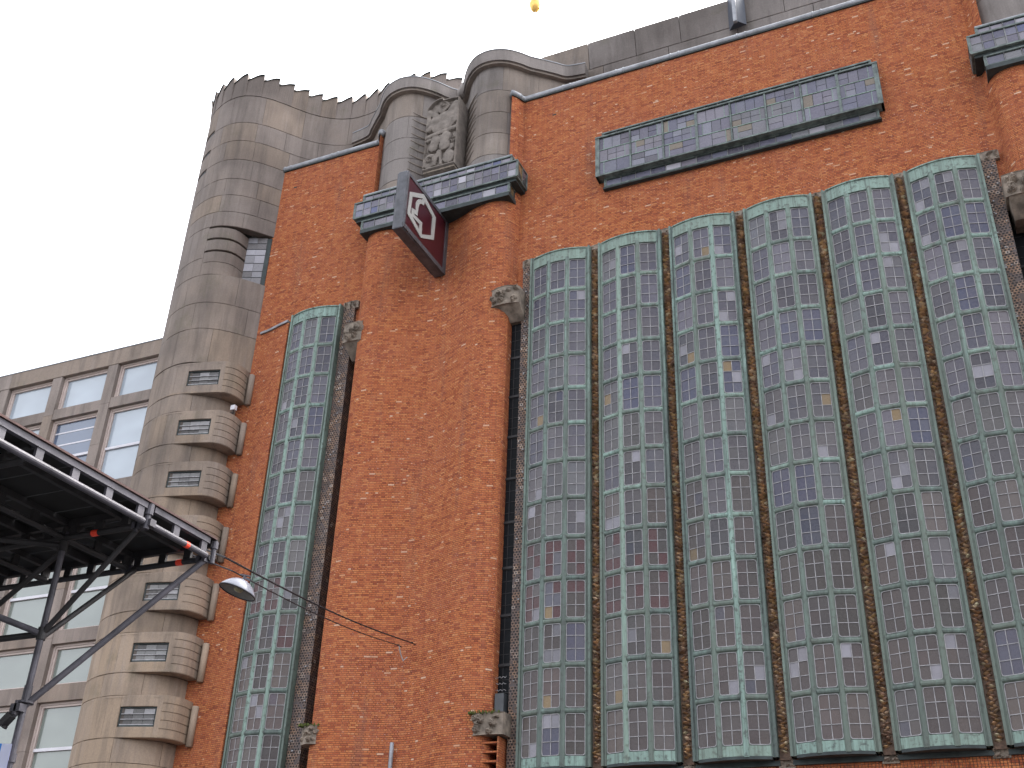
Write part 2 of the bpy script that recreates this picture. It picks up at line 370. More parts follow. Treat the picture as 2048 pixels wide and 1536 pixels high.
# ================================================================== GROUND
g = MB(); g.box(-400, 400, -400, 400, -0.3, 0.0); tag(g.build('ground', 'asphalt'), kind='structure')
g = MB(); g.box(-60, 60, 0.6, 6.0, 0.004, 0.12); tag(g.build('pavement', 'paving'), kind='structure')

# ================================================================== DEPARTMENT STORE
store = tag(empty('department_store', (-4.3, 0, 0)), 'orange brick department store front with wavy piers and tall copper framed bay windows', 'building')
OFF = Matrix.Translation((4.3, 0, 0))
def part(o, parent=store):
    o.parent = parent
    if parent is store: o.matrix_local = OFF @ o.matrix_local if o.type != 'EMPTY' else OFF
    return o
def sub(o, par): o.parent = par; return o
def wall(x0, x1, z0, z1, thick=0.35, name='brick_wall'):
    m = MB(); sheet(m, G, G.sx(x0), G.sx(x1), z0, z1, 0.0, thick); return part(m.build(name, 'brick', uv=True, smooth=False))
ZP = 24.93
wall(-18.92, -15.64, 0.0, 18.88)                    # wall left of the pier
wall(-18.92, 9.0, 18.88, 22.40)                     # band above the tall windows, bulges included
wall(-18.92, -14.86, 22.40, ZP); wall(-10.47, 1.93, 22.40, ZP); wall(6.35, 9.0, 22.40, ZP)
for cx in CX: wall(cx - 2.10, cx + 2.29, 0.0, 18.88, 0.75, 'brick_pier')
for cx in CX:
    wall(cx - 2.60, cx - 2.105, 17.8, 18.88, 0.2); wall(cx + 2.295, cx + 2.62, 17.85, 18.88, 0.2)
wall(-9.76, 1.28, 5.0, 5.92, 0.2)
# soldier course under the tall windows: upright bricks
m = MB()
x = -9.74
while x < 1.2:
    m.box(x, x + 0.052, -0.1, 0.02 + random.uniform(-0.006, 0.012), 5.55, 6.03); x += 0.062
so_ = part(m.build('upright_bricks', 'brick', uv=True)); so_['kind'] = 'stuff'
m = MB(); m.box(-9.76, 1.28, -0.3, 0.004, 5.40, 6.10); part(m.build('lintel_backing', 'joint'))
wall(-9.76, 1.28, 0.0, 5.0, 0.3)
# brick buttress left of the narrow window, with its small lead cap
m = MB(); BP = Prof([(-18.45, 0.0), (-18.1, 0.06), (-17.70, 0.18), (-17.30, 0.28)], 5)
sheet(m, BP, 0, BP.L, 0.0, 18.72, 0.002, 0.3); part(m.build('brick_buttress', 'brick', uv=True))
m = MB(); sheet(m, BP, 0, BP.L, 18.72, 18.79, 0.05, 0.36); part(m.build('buttress_cap', 'lead'))
# lead copings on the parapets
def coping(x0, x1, curl0=False, curl1=False):
    m = MB(); S0, S1 = G.sx(x0), G.sx(x1); n = int((S1 - S0) / 0.12)
    path = [W(*G.off(S0 + (S1 - S0) * k / n, -0.03), ZP + 0.07) for k in range(n + 1)]
    m.tube(path, 0.105, 10)
    k = S0 + 0.3
    o = part(m.build('coping', 'lead', smooth=True))
    while k < S1:
        for dk in (0, 0.22):
            a, b = G.off(k + dk - 0.02, -0.03), G.off(k + dk + 0.02, -0.03); m2 = MB(); m2.tube([W(a[0], a[1], ZP + 0.07), W(b[0], b[1], ZP + 0.07)], 0.118, 10); sub(m2.build('coping_collar', 'lead', smooth=True), o)
        k += 1.75 + random.uniform(-0.3, 0.3)
    m3 = MB(); sheet(m3, G, S0, S1, ZP - 0.05, ZP + 0.02, 0.045, 0.2); sub(m3.build('drip_edge', 'copper_dark'), o)
coping(-18.9, -14.84); coping(-10.49, 1.95); coping(6.33, 9.0)
# roof behind the parapet and building body
m = MB(); m.box(-18.9, 9.0, -16, -1.7, 0.0, 23.6); part(m.build('roof_body', 'roof'))
# flat near-black patches at putlog holes and drilled fixing
m = MB()
for (x, z) in ((-9.35, 24.05), (-18.15, 24.1)): m.box(x, x + 0.12, 0.0, 0.004, z, z + 0.045)
part(m.build('putlog_hole', 'dark'))

# ---- stone crown between the brick parapets
def slab_block(P, s0, s1, z0, z1, gap=0.009, depth=0.10, pz=None, mat='stone', parent=None, flute=0.0):
    m = MB(); n = max(2, int((s1 - s0) / 0.13)); S = [s0 + gap / 2 + (s1 - s0 - gap) * k / n for k in range(n + 1)]
    if pz is None: Z = [z0 + gap / 2, z1 - gap / 2]
    else:
        nz = 6; Z = [z0 + gap / 2 + (z1 - z0 - gap) * k / nz for k in range(nz + 1)]
    ch = 0.009; rows = []
    zz = [Z[0]] + [Z[0] + ch] + Z[1:-1] + [Z[-1] - ch] + [Z[-1]]
    for j, z in enumerate(zz):
        e = -ch if j in (0, len(zz) - 1) else 0.0
        r = []
        for i, d in enumerate(S):
            q = e if 0 < i < n else min(e, -ch)
            o = q + (pz(z) if pz else 0.0) + (flute * math.sin(d * 11.8) if flute else 0.0)
            x, p = P.off(d, o); r.append(W(x, p, z))
        rows.append(m.add(r))
    for A, B in zip(rows, rows[1:]):
        for k in range(n): m.face((A[k], A[k + 1], B[k + 1], B[k]))
    back0 = m.add([W(*P.off(d, -depth), zz[0]) for d in S]); back1 = m.add([W(*P.off(d, -depth), zz[-1]) for d in S])
    for k in range(n):
        m.face((back0[k], back0[k + 1], rows[0][k + 1], rows[0][k])); m.face((rows[-1][k], rows[-1][k + 1], back1[k + 1], back1[k]))
    for e in (0, n):
        col = [r[e] for r in rows] + [back1[e], back0[e]]
        m.face(col if e else list(reversed(col)))
    return m.build('stone_block', mat, parent, smooth=False)
def courses(P, sa, sb, zlist, length, mat, parent, pz=None, seed=0, flute=0.0):
    R = random.Random(seed)
    for j, (z0, z1) in enumerate(zlist):
        cuts = [sa]; d = sa + length * R.uniform(0.35, 0.75)
        while d < sb - length * 0.45: cuts.append(d); d += length * R.uniform(0.8, 1.25)
        cuts.append(sb)
        for a, b in zip(cuts, cuts[1:]): 
            o = slab_block(P, a, b, z0, z1, mat=mat, pz=pz, flute=flute); 
            if parent is store: part(o)
            else: o.parent = parent
def zpairs(z): return list(zip(z, z[1:]))

ZC = 26.15
for cx in CX:
    S = stone_prof(cx)
    m = MB(); sheet(m, S, 0, S.L, 22.3, ZC, -0.02, 0.4); part(m.build('crown_backing', 'joint'))
    if cx < 0: courses(S, 0.25, S.L - 0.1, zpairs([22.42, 22.75, 23.55, 24.35, 25.2, ZC]), 1.25, 'stone_flat', store, seed=3)
    else: courses(S, S.sx(cx - 4.6), S.sx(cx + 4), zpairs([22.42, 23.55, 24.9, ZC]), 1.6, 'stone_flat', store, seed=4)
    # wavy overhanging cornice
    s0, s1 = (S.sx(cx - 4.2) if cx < 0 else S.sx(cx - 4.0)), S.sx(cx + 3.98)
    m = MB(); sheet(m, S, s0, s1, ZC - 0.02, ZC + 0.06, 0.14, 0.5, 0.1); cor = part(m.build('cornice', 'stone_flat'))
    m = MB(); sheet(m, S, s0, s1, ZC + 0.06, ZC + 0.47, 0.20, 0.6, 0.1, 'n'); sub(m.build('cornice_fascia', 'stone_flat', smooth=False), cor)
    m = MB(); sheet(m, S, s0, s1, ZC + 0.47, ZC + 0.50, 0.215, 0.62, 0.1, 'n'); sub(m.build('cornice_flashing', 'lead'), cor)
    m = MB()
    for dx in (-0.13, 0.13):
        d = S.sx(cx + dx + 0.18); a = S.off(d, 0.15); m.tube([W(a[0], a[1], ZC + 0.04), W(a[0], a[1], ZC + 0.49)], 0.14, 14)
    sub(m.build('cornice_roll', 'stone_flat', smooth=True), cor)
    m = MB(); m.box(cx - 2.4, cx + 2.4, -4.0, -0.65, 22.3, ZC + 0.1); part(m.build('crown_core', 'roof'))

# long attic wall, concave face, set back behind the coping
AP = Prof([(-10.2, -1.12), (9.0, -1.12)], smooth=False)
def attic_pz(z): t = (z - 24.6) / 3.1; return 0.16 * (2 * t - 1) ** 2 - 0.16 + 0.10 * t
for (z0, z1, ln, sd_) in ((24.6, 25.6, 1.9, 1), (25.6, 26.72, 1.9, 5), (26.72, 27.68, 1.55, 9)):
    R = random.Random(sd_); d = 0.0; k = 0
    while d < AP.L - 0.2:
        e = min(AP.L, d + ln * R.uniform(0.85, 1.15)); part(slab_block(AP, d, e, z0, z1, 0.016, 0.3, attic_pz, 'stone_flat')); d = e
m = MB(); m.box(-10.15, 9.0, -2.2, -1.40, 24.0, 27.6); part(m.build('attic_backing', 'joint'))

# ---- relief panel with a carved crouching figure
def sdcap(x, y, ax, ay, bx, by, r):
    px, py, dx, dy = x - ax, y - ay, bx - ax, by - ay; h = max(0, min(1, (px * dx + py * dy) / (dx * dx + dy * dy + 1e-9)))
    return math.hypot(px - dx * h, py - dy * h) - r
RC = [  # capsules (ax,ay,bx,by,r,height) in panel units, x -0.5..0.5, y 0..2.5
    (-0.20, 1.62, 0.22, 1.72, 0.17, 0.16), (-0.12, 1.40, 0.20, 1.46, 0.20, 0.15), (-0.02, 1.98, 0.06, 2.06, 0.15, 0.17),
    (-0.42, 1.98, -0.18, 1.78, 0.09, 0.15), (-0.44, 1.55, -0.42, 1.92, 0.085, 0.14), (-0.40, 1.38, -0.24, 1.52, 0.09, 0.15),
    (0.24, 1.85, 0.40, 2.08, 0.09, 0.15), (0.40, 1.48, 0.42, 1.98, 0.08, 0.14), (0.20, 1.32, 0.30, 1.56, 0.10, 0.16),
    (-0.45, 1.12, 0.46, 1.24, 0.07, 0.14), (-0.42, 1.00, 0.10, 1.06, 0.05, 0.12),
    (-0.22, 0.72, -0.14, 0.94, 0.15, 0.15), (0.14, 0.70, 0.16, 0.98, 0.17, 0.17), (-0.16, 0.16, -0.04, 0.56, 0.06, 0.11), (0.06, 0.12, 0.00, 0.55, 0.05, 0.12),
    (-0.30, 0.24, -0.28, 0.34, 0.19, 0.15), (0.28, 0.24, 0.30, 0.34, 0.17, 0.14), (0.36, 0.62, 0.44, 0.98, 0.07, 0.12), (0.22, 0.45, 0.40, 0.60, 0.05, 0.12)]
def relief_h(x, y):
    h = 0.02 * math.sin(x * 19 + y * 7) * math.sin(y * 17) 
    for (ax, ay, bx, by, r, hh) in RC:
        d = sdcap(x, y, ax, ay, bx, by, r)
        if d < 0: h = max(h, hh * math.sqrt(max(0, 1 - (1 + d / r) ** 2)) * 0.28 + hh * 0.42)
    for (cx_, cy_) in ((-0.29, 0.30), (0.02, 2.10), (0.40, 0.80)):  # scrolls
        rr = math.hypot(x - cx_, y - cy_); a = math.atan2(y - cy_, x - cx_)
        if rr < 0.13: h += 0.035 * math.sin(rr * 70 + a)
    return h
def relief_panel(cx):
    m = MB(); nx, nz = 44, 96; w2, H = 0.53, 2.72; z0 = 22.78; ids = {}
    def top(u): return H - 0.62 * abs(u + 0.10) ** 2 * 3.2 if u < 0 else H - 0.1 - 0.35 * (u - 0.1) ** 2
    for i in range(nx + 1):
        u = -0.5 + i / nx; t = top(u)
        for j in range(nz + 1):
            y = t * j / nz; edge = min(0.5 - abs(u), y * 0.6, (t - y) * 0.6)
            h = relief_h(u, y * 2.35 / H * 1.02) if edge > 0.035 else (0.10 if edge > 0.012 else 0.05)
            ids[i, j] = m.add([W(cx + u * 2 * w2, 0.46 + h, z0 + y)])[0]
    for i in range(nx):
        for j in range(nz): m.face((ids[i, j], ids[i + 1, j], ids[i + 1, j + 1], ids[i, j + 1]))
    ring = [ids[i, 0] for i in range(nx + 1)] + [ids[nx, j] for j in range(1, nz + 1)] + [ids[i, nz] for i in range(nx - 1, -1, -1)] + [ids[0, j] for j in range(nz - 1, 0, -1)]
    b = m.add([(m.v[k][0], 0.55, m.v[k][2]) for k in ring]); n = len(ring)
    for k in range(n): m.face((ring[k], b[k], b[(k + 1) % n], ring[(k + 1) % n]))
    o = part(m.build('relief_panel', 'relief', smooth=False))
    # curling layered drapery on each side of the panel
    for sgn in (1, -1):
        m = MB()
        for k in range(9):
            zc = 23.15 + k * 0.275
            path = []; da = stone_prof_c.sx(cx + sgn * 0.50); db = stone_prof_c.sx(cx + sgn * 1.08)
            for t in [i / 12 for i in range(13)]:
                q = stone_prof_c.off(da + (db - da) * t, 0.0); path.append((q[0], q[1], zc - 0.13 * math.sin(math.pi * t)))
            m.tube([W(*q) for q in path], [0.01 + (0.032 if sgn > 0 else 0.022) * math.sin(math.pi * (0.05 + 0.9 * i / 12)) for i in range(13)], 8)
        sub(m.build('carved_folds', 'stone_flat', smooth=True), o)
    m = MB(); m.solid([W(cx - 0.5, 0.5, 22.77), W(cx + 0.5, 0.5, 22.77), W(cx + 0.62, -0.55, 22.55), W(cx - 0.62, -0.55, 22.55)], (0, 0, -0.06)); sub(fix(m.build('panel_corbel', 'carve')), o)
    return o
stone_prof_c = stone_prof(CX[0])
relief_panel(CX[0])

# ---- glass canopies over the piers
PAN_UP = [(0.085, 0.08, 0.11), (0.12, 0.108, 0.135), (0.07, 0.068, 0.10), (0.135, 0.125, 0.15), (0.09, 0.09, 0.125), (0.11, 0.11, 0.12), (0.06, 0.055, 0.075)]
PAN_MID = [(0.10, 0.088, 0.10), (0.125, 0.112, 0.115), (0.08, 0.078, 0.10), (0.14, 0.132, 0.13), (0.105, 0.095, 0.11), (0.07, 0.062, 0.07)]
PAN_LOW = [(0.085, 0.058, 0.055), (0.10, 0.075, 0.066), (0.065, 0.048, 0.048), (0.105, 0.088, 0.084), (0.085, 0.075, 0.076), (0.06, 0.042, 0.043)]  # brownish: street buildings reflected in the lower panes, painted into the tint
LIGHT = (0.225, 0.215, 0.245); OCHRE = (0.19, 0.13, 0.065); BLUE = (0.05, 0.055, 0.105); RED = (0.06, 0.018, 0.02)
def ptint(R, lvl, lightp=0.05):
    r = R.random()
    if r < lightp:
        k = R.uniform(0.7, 1.1); return tuple(c * k for c in LIGHT)
    if r < lightp + 0.006: return OCHRE
    if r < lightp + 0.02: return BLUE
    b = R.choice(PAN_UP if lvl > 0.66 else PAN_MID if lvl > 0.33 else PAN_LOW); k = R.uniform(0.85, 1.2) * 0.80; return tuple(c * k for c in b)
PANES = []      # (projected size, owner, matrix, w, h, tint)
CR_T = Matrix(CAM_R).transposed()
def pane_at(owner, c, right, w_, h_, tint):
    """c: centre (x,p,z); right: unit (dx,dp)"""
    r = Vector((right[0], -right[1], 0)).normalized(); upv = Vector((0, 0, 1)); n = r.cross(upv)
    mt = Matrix((r, -n, upv)).transposed().to_4x4() if False else Matrix(((r.x, -n.x, 0, c[0]), (r.y, -n.y, 0, -c[1]), (0, 0, 1, c[2]), (0, 0, 0, 1)))
    q = CR_T @ (Vector((c[0], -c[1], c[2])) - CAM_P)
    u, v = q.x / -q.z, q.y / -q.z; vis = abs(u) < 0.465 and abs(v) < 0.35
    view = (Vector((c[0], -c[1], c[2])) - CAM_P); d = view.length; cosn = abs(n.dot(view) / d)
    PANES.append(((w_ * h_ * cosn / d ** 2) if vis else 0.0, owner, mt, w_, h_, tint))

def glazed_box(parent, x0, x1, p, z0, z1, cols, rows, R, sides=True, frame='copper', lp=0.08):
    """a shallow projecting glazed case"""
    m = MB(); m.box(x0, x1, -0.05, p - 0.015, z0 + 0.012, z1 - 0.012); o = m.build('case_body', 'copper_dark', parent)
    m = MB(); cw = (x1 - x0 - 0.06) / cols; rh = (z1 - z0 - 0.06) / rows
    for i in range(cols + 1):
        xx = x0 + 0.03 + i * cw; t = 0.006 if i % 3 else 0.011; m.box(xx - t, xx + t, p - 0.02, p + 0.012, z0, z1)
    for j in range(1, rows): zz = z0 + 0.03 + j * rh; m.box(x0, x1, p - 0.02, p + 0.008, zz - 0.006, zz + 0.006)
    m.build('glazing_bar', 'came_dull', parent); m = MB()
    m.box(x0 - 0.02, x1 + 0.02, -0.05, p + 0.03, z1 - 0.012, z1 + 0.03); m.box(x0 - 0.01, x1 + 0.01, -0.05, p + 0.02, z0 - 0.03, z0 + 0.012)
    for xx, sg in ((x0, -1), (x1, 1)):
        m.box(xx - 0.03, xx + 0.03, p - 0.05, p + 0.018, z0 - 0.01, z1 + 0.01)
        if sides: m.box(xx - 0.015, xx + 0.015, p * 0.48, p * 0.52, z0, z1); m.box(xx - 0.018, xx + 0.018, 0, 0.05, z0, z1)
    m.build('case_frame', 'canopy_copper', parent)
    for i in range(cols):
        for j in range(rows):
            pane_at(parent, (x0 + 0.03 + (i + .5) * cw, p - 0.008, z0 + 0.03 + (j + .5) * rh), (1, 0), cw - 0.03, rh - 0.012, tuple(c * 1.9 for c in ptint(R, 0.9, lp)))
    if sides:
        for xx, sg in ((x0, -1), (x1, 1)):
            for q in (0.25, 0.75): pane_at(parent, (xx + sg * 0.004, p * q, (z0 + z1) / 2), (0, 1), p * 0.42, z1 - z0 - 0.05, OCHRE if (q > .5 and sg > 0) else ptint(R, .9, .1))
def canopy(cx, seed):
    R = random.Random(seed); e = part(empty('glass_canopy'))
    hw = 2.58
    glazed_box(e, cx - hw, cx + hw, 0.68, 21.56, 22.08, 20, 2, R)
    glazed_box(e, cx - hw + 0.22, cx + hw - 0.22, 0.60, 22.13, 22.36, 17, 1, R)
    glazed_box(e, cx - hw + 0.26, cx + hw - 0.26, 0.60, 21.14, 21.42, 12, 1, R)
    m = MB(); m.box(cx - hw + 0.05, cx + hw - 0.05, -0.05, 0.62, 21.44, 21.55); m.build('soffit', 'copper_dark', e)
    m = MB()
    m.box(cx - hw + 0.24, cx + hw - 0.24, -0.05, 0.64, 20.99, 21.115); m.build('soffit_fascia', 'copper_dark', e)
    m = MB(); m.box(cx - hw + 0.2, cx + hw - 0.2, -0.02, 0.62, 22.39, 22.43); m.build('flashing', 'lead', e)
canopy(CX[0], 11); canopy(CX[1], 12)

# ---- ribbon window
rw = part(empty('ribbon_window')); R = random.Random(5)
m = MB(); m.box(-7.92, -0.58, -0.03, 0.265, 21.16, 22.44); m.build('case_body', 'copper_dark', rw)
m = MB(); cw = (7.34 - 0.1) / 8
for i in range(9): xx = -7.87 + i * cw; t = 0.035 if i % 4 == 3 or i in (0, 8) else 0.022; m.box(xx - t, xx + t, 0.25, 0.305, 21.13, 22.46)
m.box(-7.95, -0.54, -0.02, 0.32, 22.44, 22.485); m.box(-7.94, -0.55, -0.02, 0.31, 21.12, 21.165)
for xx in (-7.92, -0.58): m.box(xx - 0.03, xx + 0.03, -0.02, 0.30, 21.12, 22.45)
m.build('mullion', 'canopy_copper', rw)
m = MB(); rz = [21.18, 21.60, 22.02, 22.43]
for i in range(8):
    for j in (1, 2): m.box(-7.85 + i * cw, -7.89 + (i + 1) * cw, 0.262, 0.288, rz[j] - 0.011, rz[j] + 0.011)
for i in range(8):
    xa = -7.87 + i * cw + 0.025; xb = xa + cw - 0.05
    for j in range(3):
        za, zb = rz[j] + 0.012, rz[j + 1] - 0.012; left = (i + j) % 2 == 0; nv = 3 if (i * 3 + j) % 3 else 2; rb_ = R.choice(PAN_UP)
        nb = xa + 0.13 if left else xb - 0.13; m.box(nb - 0.008, nb + 0.008, 0.262, 0.28, za, zb)
        lo_, hi_ = (nb, xb) if left else (xa, nb); cuts = [lo_ + (hi_ - lo_) * q_ / nv for q_ in range(nv + 1)]
        nar = (xa, nb) if left else (nb, xb)
        for c0, c1 in [nar] + list(zip(cuts, cuts[1:])):
            vs = [za, (za + zb) / 2, zb] if (c1 - c0 > 0.15 and R.random() < 0.55) else [za, zb]
            for v0, v1 in zip(vs, vs[1:]):
                r = R.random(); tt = (0.17, 0.14, 0.11) if r < 0.12 else (0.18, 0.18, 0.22) if r < 0.24 else tuple((c * 0.3 + d_ * 0.7) * 1.35 for c, d_ in zip(R.choice(PAN_UP), rb_))
                pane_at(rw, ((c0 + c1) / 2, 0.272, (v0 + v1) / 2), (1, 0), c1 - c0 - 0.014, v1 - v0 - 0.014, tt)
m.build('transom', 'copper_light', rw)
glazed_box(rw, -7.74, -0.72, 0.11, 20.87, 21.10, 17, 1, R, False, lp=0.15)
glazed_box(rw, -7.76, -0.70, 0.20, 22.50, 22.64, 20, 1, R, False)
m = MB(); m.box(-7.8, -0.66, -0.02, 0.13, 20.80, 20.845); m.build('sill', 'copper_dark', rw)

# ---- tall bay windows
ZB, ZT, NR = 6.21, 18.63, 13
PITCH = (ZT - ZB) / NR
def arc(u): return 0.17 + 0.20 * (1 - (u / 0.83) ** 2)
SEG = [(-0.705, -0.305), (-0.20, 0.20), (0.305, 0.705)]
_lat = {}
def lattice_mesh(w_, h_):
    key = (round(w_, 3), round(h_, 3))
    if key in _lat: return _lat[key]
    m = MB(); r = 0.055; out_, inn = [], []
    def rr(a, b, rad):
        pts = []
        for (cx_, cz_, a0) in ((a - rad, b - rad, 0), (-a + rad, b - rad, 90), (-a + rad, -b + rad, 180), (a - rad, -b + rad, 270)):
            for k in range(4): t = math.radians(a0 + 30 * k); pts.append((cx_ + rad * math.cos(t), cz_ + rad * math.sin(t)))
        return pts
    A = rr(w_ / 2 - 0.004, h_ / 2 - 0.004, r); B = rr(w_ / 2 - 0.017, h_ / 2 - 0.017, r - 0.012); n = len(A)
    def ringpts(L, y): return m.add([(a, y, b) for a, b in L])
    a0, b0, b1 = ringpts(A, -0.016), ringpts(B, -0.016), ringpts(B, 0.012); a1 = ringpts(A, 0.01)
    for k in range(n):
        q = (k + 1) % n; m.face((a0[k], a0[q], b0[q], b0[k])); m.face((b0[k], b0[q], b1[q], b1[k])); m.face((a1[k], a1[q], a0[q], a0[k]))
    # corner fillets up to the square opening
    for (sx_, sz_, k0) in ((1, 1, 0), (-1, 1, 4), (-1, -1, 8), (1, -1, 12)):
        c = m.add([(sx_ * (w_ / 2 + 0.004), -0.012, sz_ * (h_ / 2 + 0.004))])[0]; m.cur = 1
        f = m.add([(A[k0 + k][0], -0.012, A[k0 + k][1]) for k in range(4)])
        for k in range(3): m.face((c, f[k], f[k + 1]))
        m.cur = 0
    t = 0.0065
    def bar(x0, x1, z0, z1): 
        i = m.add([(x0, -0.012, z0), (x1, -0.012, z0), (x1, -0.012, z1), (x0, -0.012, z1), (x0, 0.008, z0), (x1, 0.008, z0), (x1, 0.008, z1), (x0, 0.008, z1)])
        for q in ((0, 1, 2, 3), (0, 4, 5, 1), (1, 5, 6, 2), (2, 6, 7, 3), (3, 7, 4, 0)): m.face([i[k] for k in q])
    bar(-t, t, -h_ / 2 + .01, h_ / 2 - .01)
    for zz in (-h_ / 6, h_ / 6): bar(-w_ / 2 + .01, w_ / 2 - .01, zz - t, zz + t)
    o = m.build('lead_lattice', ['came', 'copper']); me = o.data; bpy.data.objects.remove(o); _lat[key] = me; return me
def bay(xc, seed):
    R = random.Random(seed); e = part(empty('bay_window'))
    def seg(u): return (xc + u, arc(u))
    m = MB(); pts = [(-0.82, -0.05)] + [(u / 10, arc(u / 10) - 0.06) for u in range(-8, 9)] + [(0.82, -0.05)]
    m.solid([W(xc + a, b, ZB - 0.02) for a, b in pts], (0, 0, ZT - ZB + 0.25)); fix(m.build('casing', 'copper_dark', e))
    # outer posts
    for sg in (-1, 1):
        m = MB(); m.box(xc + sg * 0.765 - 0.065, xc + sg * 0.765 + 0.065, -0.08, 0.235, ZB - 0.17, ZT + 0.33)
        m.box(xc + sg * 0.80 - 0.025, xc + sg * 0.80 + 0.025, 0.0, 0.26, ZB - 0.17, ZT + 0.34)
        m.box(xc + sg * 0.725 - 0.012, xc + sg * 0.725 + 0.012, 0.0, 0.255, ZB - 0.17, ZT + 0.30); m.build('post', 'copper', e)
    for u in (-0.255, 0.255):
        a = arc(u); m = MB(); k = 0.055
        m.solid([W(xc + u - k, a - 0.10, ZB - .17), W(xc + u - k, a + 0.025, ZB - .17), W(xc + u - k * .5, a + 0.05, ZB - .17), W(xc + u + k * .5, a + 0.05, ZB - .17), W(xc + u + k, a + 0.025, ZB - .17), W(xc + u + k, a - 0.10, ZB - .17)], (0, 0, ZT - ZB + 0.20))
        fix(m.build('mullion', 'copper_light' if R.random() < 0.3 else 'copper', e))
    cells = []
    for (u0, u1) in SEG:
        a, b = seg(u0), seg(u1); d = (b[0] - a[0], b[1] - a[1]); L = math.hypot(*d); cells.append((a, b, (d[0] / L, d[1] / L), L))
    for (a, b, d, L) in cells:
        me = None; me2 = None
        for j in range(NR + 1):
            if j in (0, NR): continue
            z = ZB + j * PITCH
            if me is None:
                m = MB(); n = (-d[1], d[0])
                pr = [(-0.06, -0.055), (0.012, -0.055), (0.038, -0.03), (0.045, 0.0), (0.038, 0.035), (0.012, 0.055), (-0.06, 0.055)]
                P0 = [(-L / 2 - 0.01, -q, zz) for q, zz in pr]; m.solid(P0, (L + 0.02, 0, 0)); o = fix(m.build('transom', 'copper', e)); me = o.data
            else: o = bpy.data.objects.new('transom', me); COL.objects.link(o); o.parent = e
            o.matrix_local = Matrix(((d[0], d[1], 0, (a[0] + b[0]) / 2), (-d[1], d[0], 0, -(a[1] + b[1]) / 2), (0, 0, 1, z + R.uniform(-.006, .006)), (0, 0, 0, 1)))
            if R.random() < (0.6 if j > 9 else 0.25 if j > 4 else 0.05):
                if me2 is None: me2 = me.copy(); me2.materials[0] = MAT['copper_light']
                o.data = me2
        lm = lattice_mesh(round(L, 3), PITCH - 0.11)
        for j in range(NR):
            zc = ZB + (j + 0.5) * PITCH; cxm, cpm = (a[0] + b[0]) / 2, (a[1] + b[1]) / 2
            link_mesh('lead_lattice', lm, e, Matrix(((d[0], d[1], 0, cxm), (-d[1], d[0], 0, -cpm - 0.0), (0, 0, 1, zc), (0, 0, 0, 1))))
            pw, ph = (L - 0.012) / 2, (PITCH - 0.118) / 3; lvl = j / NR + R.uniform(-0.12, 0.12); base = R.random() < 0.14; cb_ = tuple(c * 0.8 for c in R.choice(PAN_UP if lvl > 0.5 else PAN_MID if lvl > 0.33 else PAN_LOW)); kk_ = R.uniform(0.5, 1.45); cb_ = tuple(c * kk_ for c in cb_); bl_ = R.random() < 0.07
            darker = 0.6 if (j in (2, 3, 4) and R.random() < 0.6) else 1.0
            for i in (-1, 1):
                for r in (-1, 0, 1):
                    t = ptint(R, lvl, 0.20 if base else 0.022); t = tuple(c * darker for c in t) if t[0] > 0.16 else tuple((0.35 * a_ + 0.65 * b_) * darker for a_, b_ in zip(t, BLUE if bl_ else cb_))
                    if j in (3, 4) and xc < -6 and R.random() < 0.45: t = RED
                    pane_at(e, (cxm + d[0] * i * pw / 2, cpm + d[1] * i * pw / 2 - 0.006, zc + r * ph), d, pw, ph, t)
    # curved head and sill
    BP_ = Prof([(xc + u / 10, arc(u / 10)) for u in range(-7, 8)], 2)
    m = MB(); sheet(m, BP_, 0, BP_.L, ZT - 0.04, ZT + 0.27, 0.035, 0.3, 0.08); m.build('head', 'copper_light', e)
    m = MB(); sheet(m, BP_, 0, BP_.L, ZT + 0.27, ZT + 0.30, 0.06, 0.36, 0.08); m.build('head_flashing', 'copper_light', e)
    m = MB()
    for (u0, u1) in SEG:
        q0, q1 = BP_.sx(xc + u0), BP_.sx(xc + u1) if u1 < 0.70 else BP_.L
        sheet(m, BP_, max(0, q0), q1, ZB - 0.15, ZB + 0.045, 0.02, 0.25, 0.08)
    m.build('sill', 'copper_sill', e)
    m = MB(); sheet(m, BP_, 0, BP_.L, ZB - 0.21, ZB - 0.155, 0.03, 0.4, 0.08); m.box(xc - 0.82, xc + 0.82, -0.02, 0.10, ZB - 0.30, ZB - 0.21); m.build('sill_apron', 'copper_dark', e)  # closing slab below the sill; its dark tone paints the underside shadow
    return e
BAYX = [-8.96 + 1.877 * i for i in range(6)] 
for i, xc in enumerate(BAYX): bay(xc, 20 + i)
bay(-16.43, 31)
m = MB(); m.box(-9.9, 1.4, -0.35, -0.06, 6.0, 19.0); part(m.build('bay_backing', 'dark'))

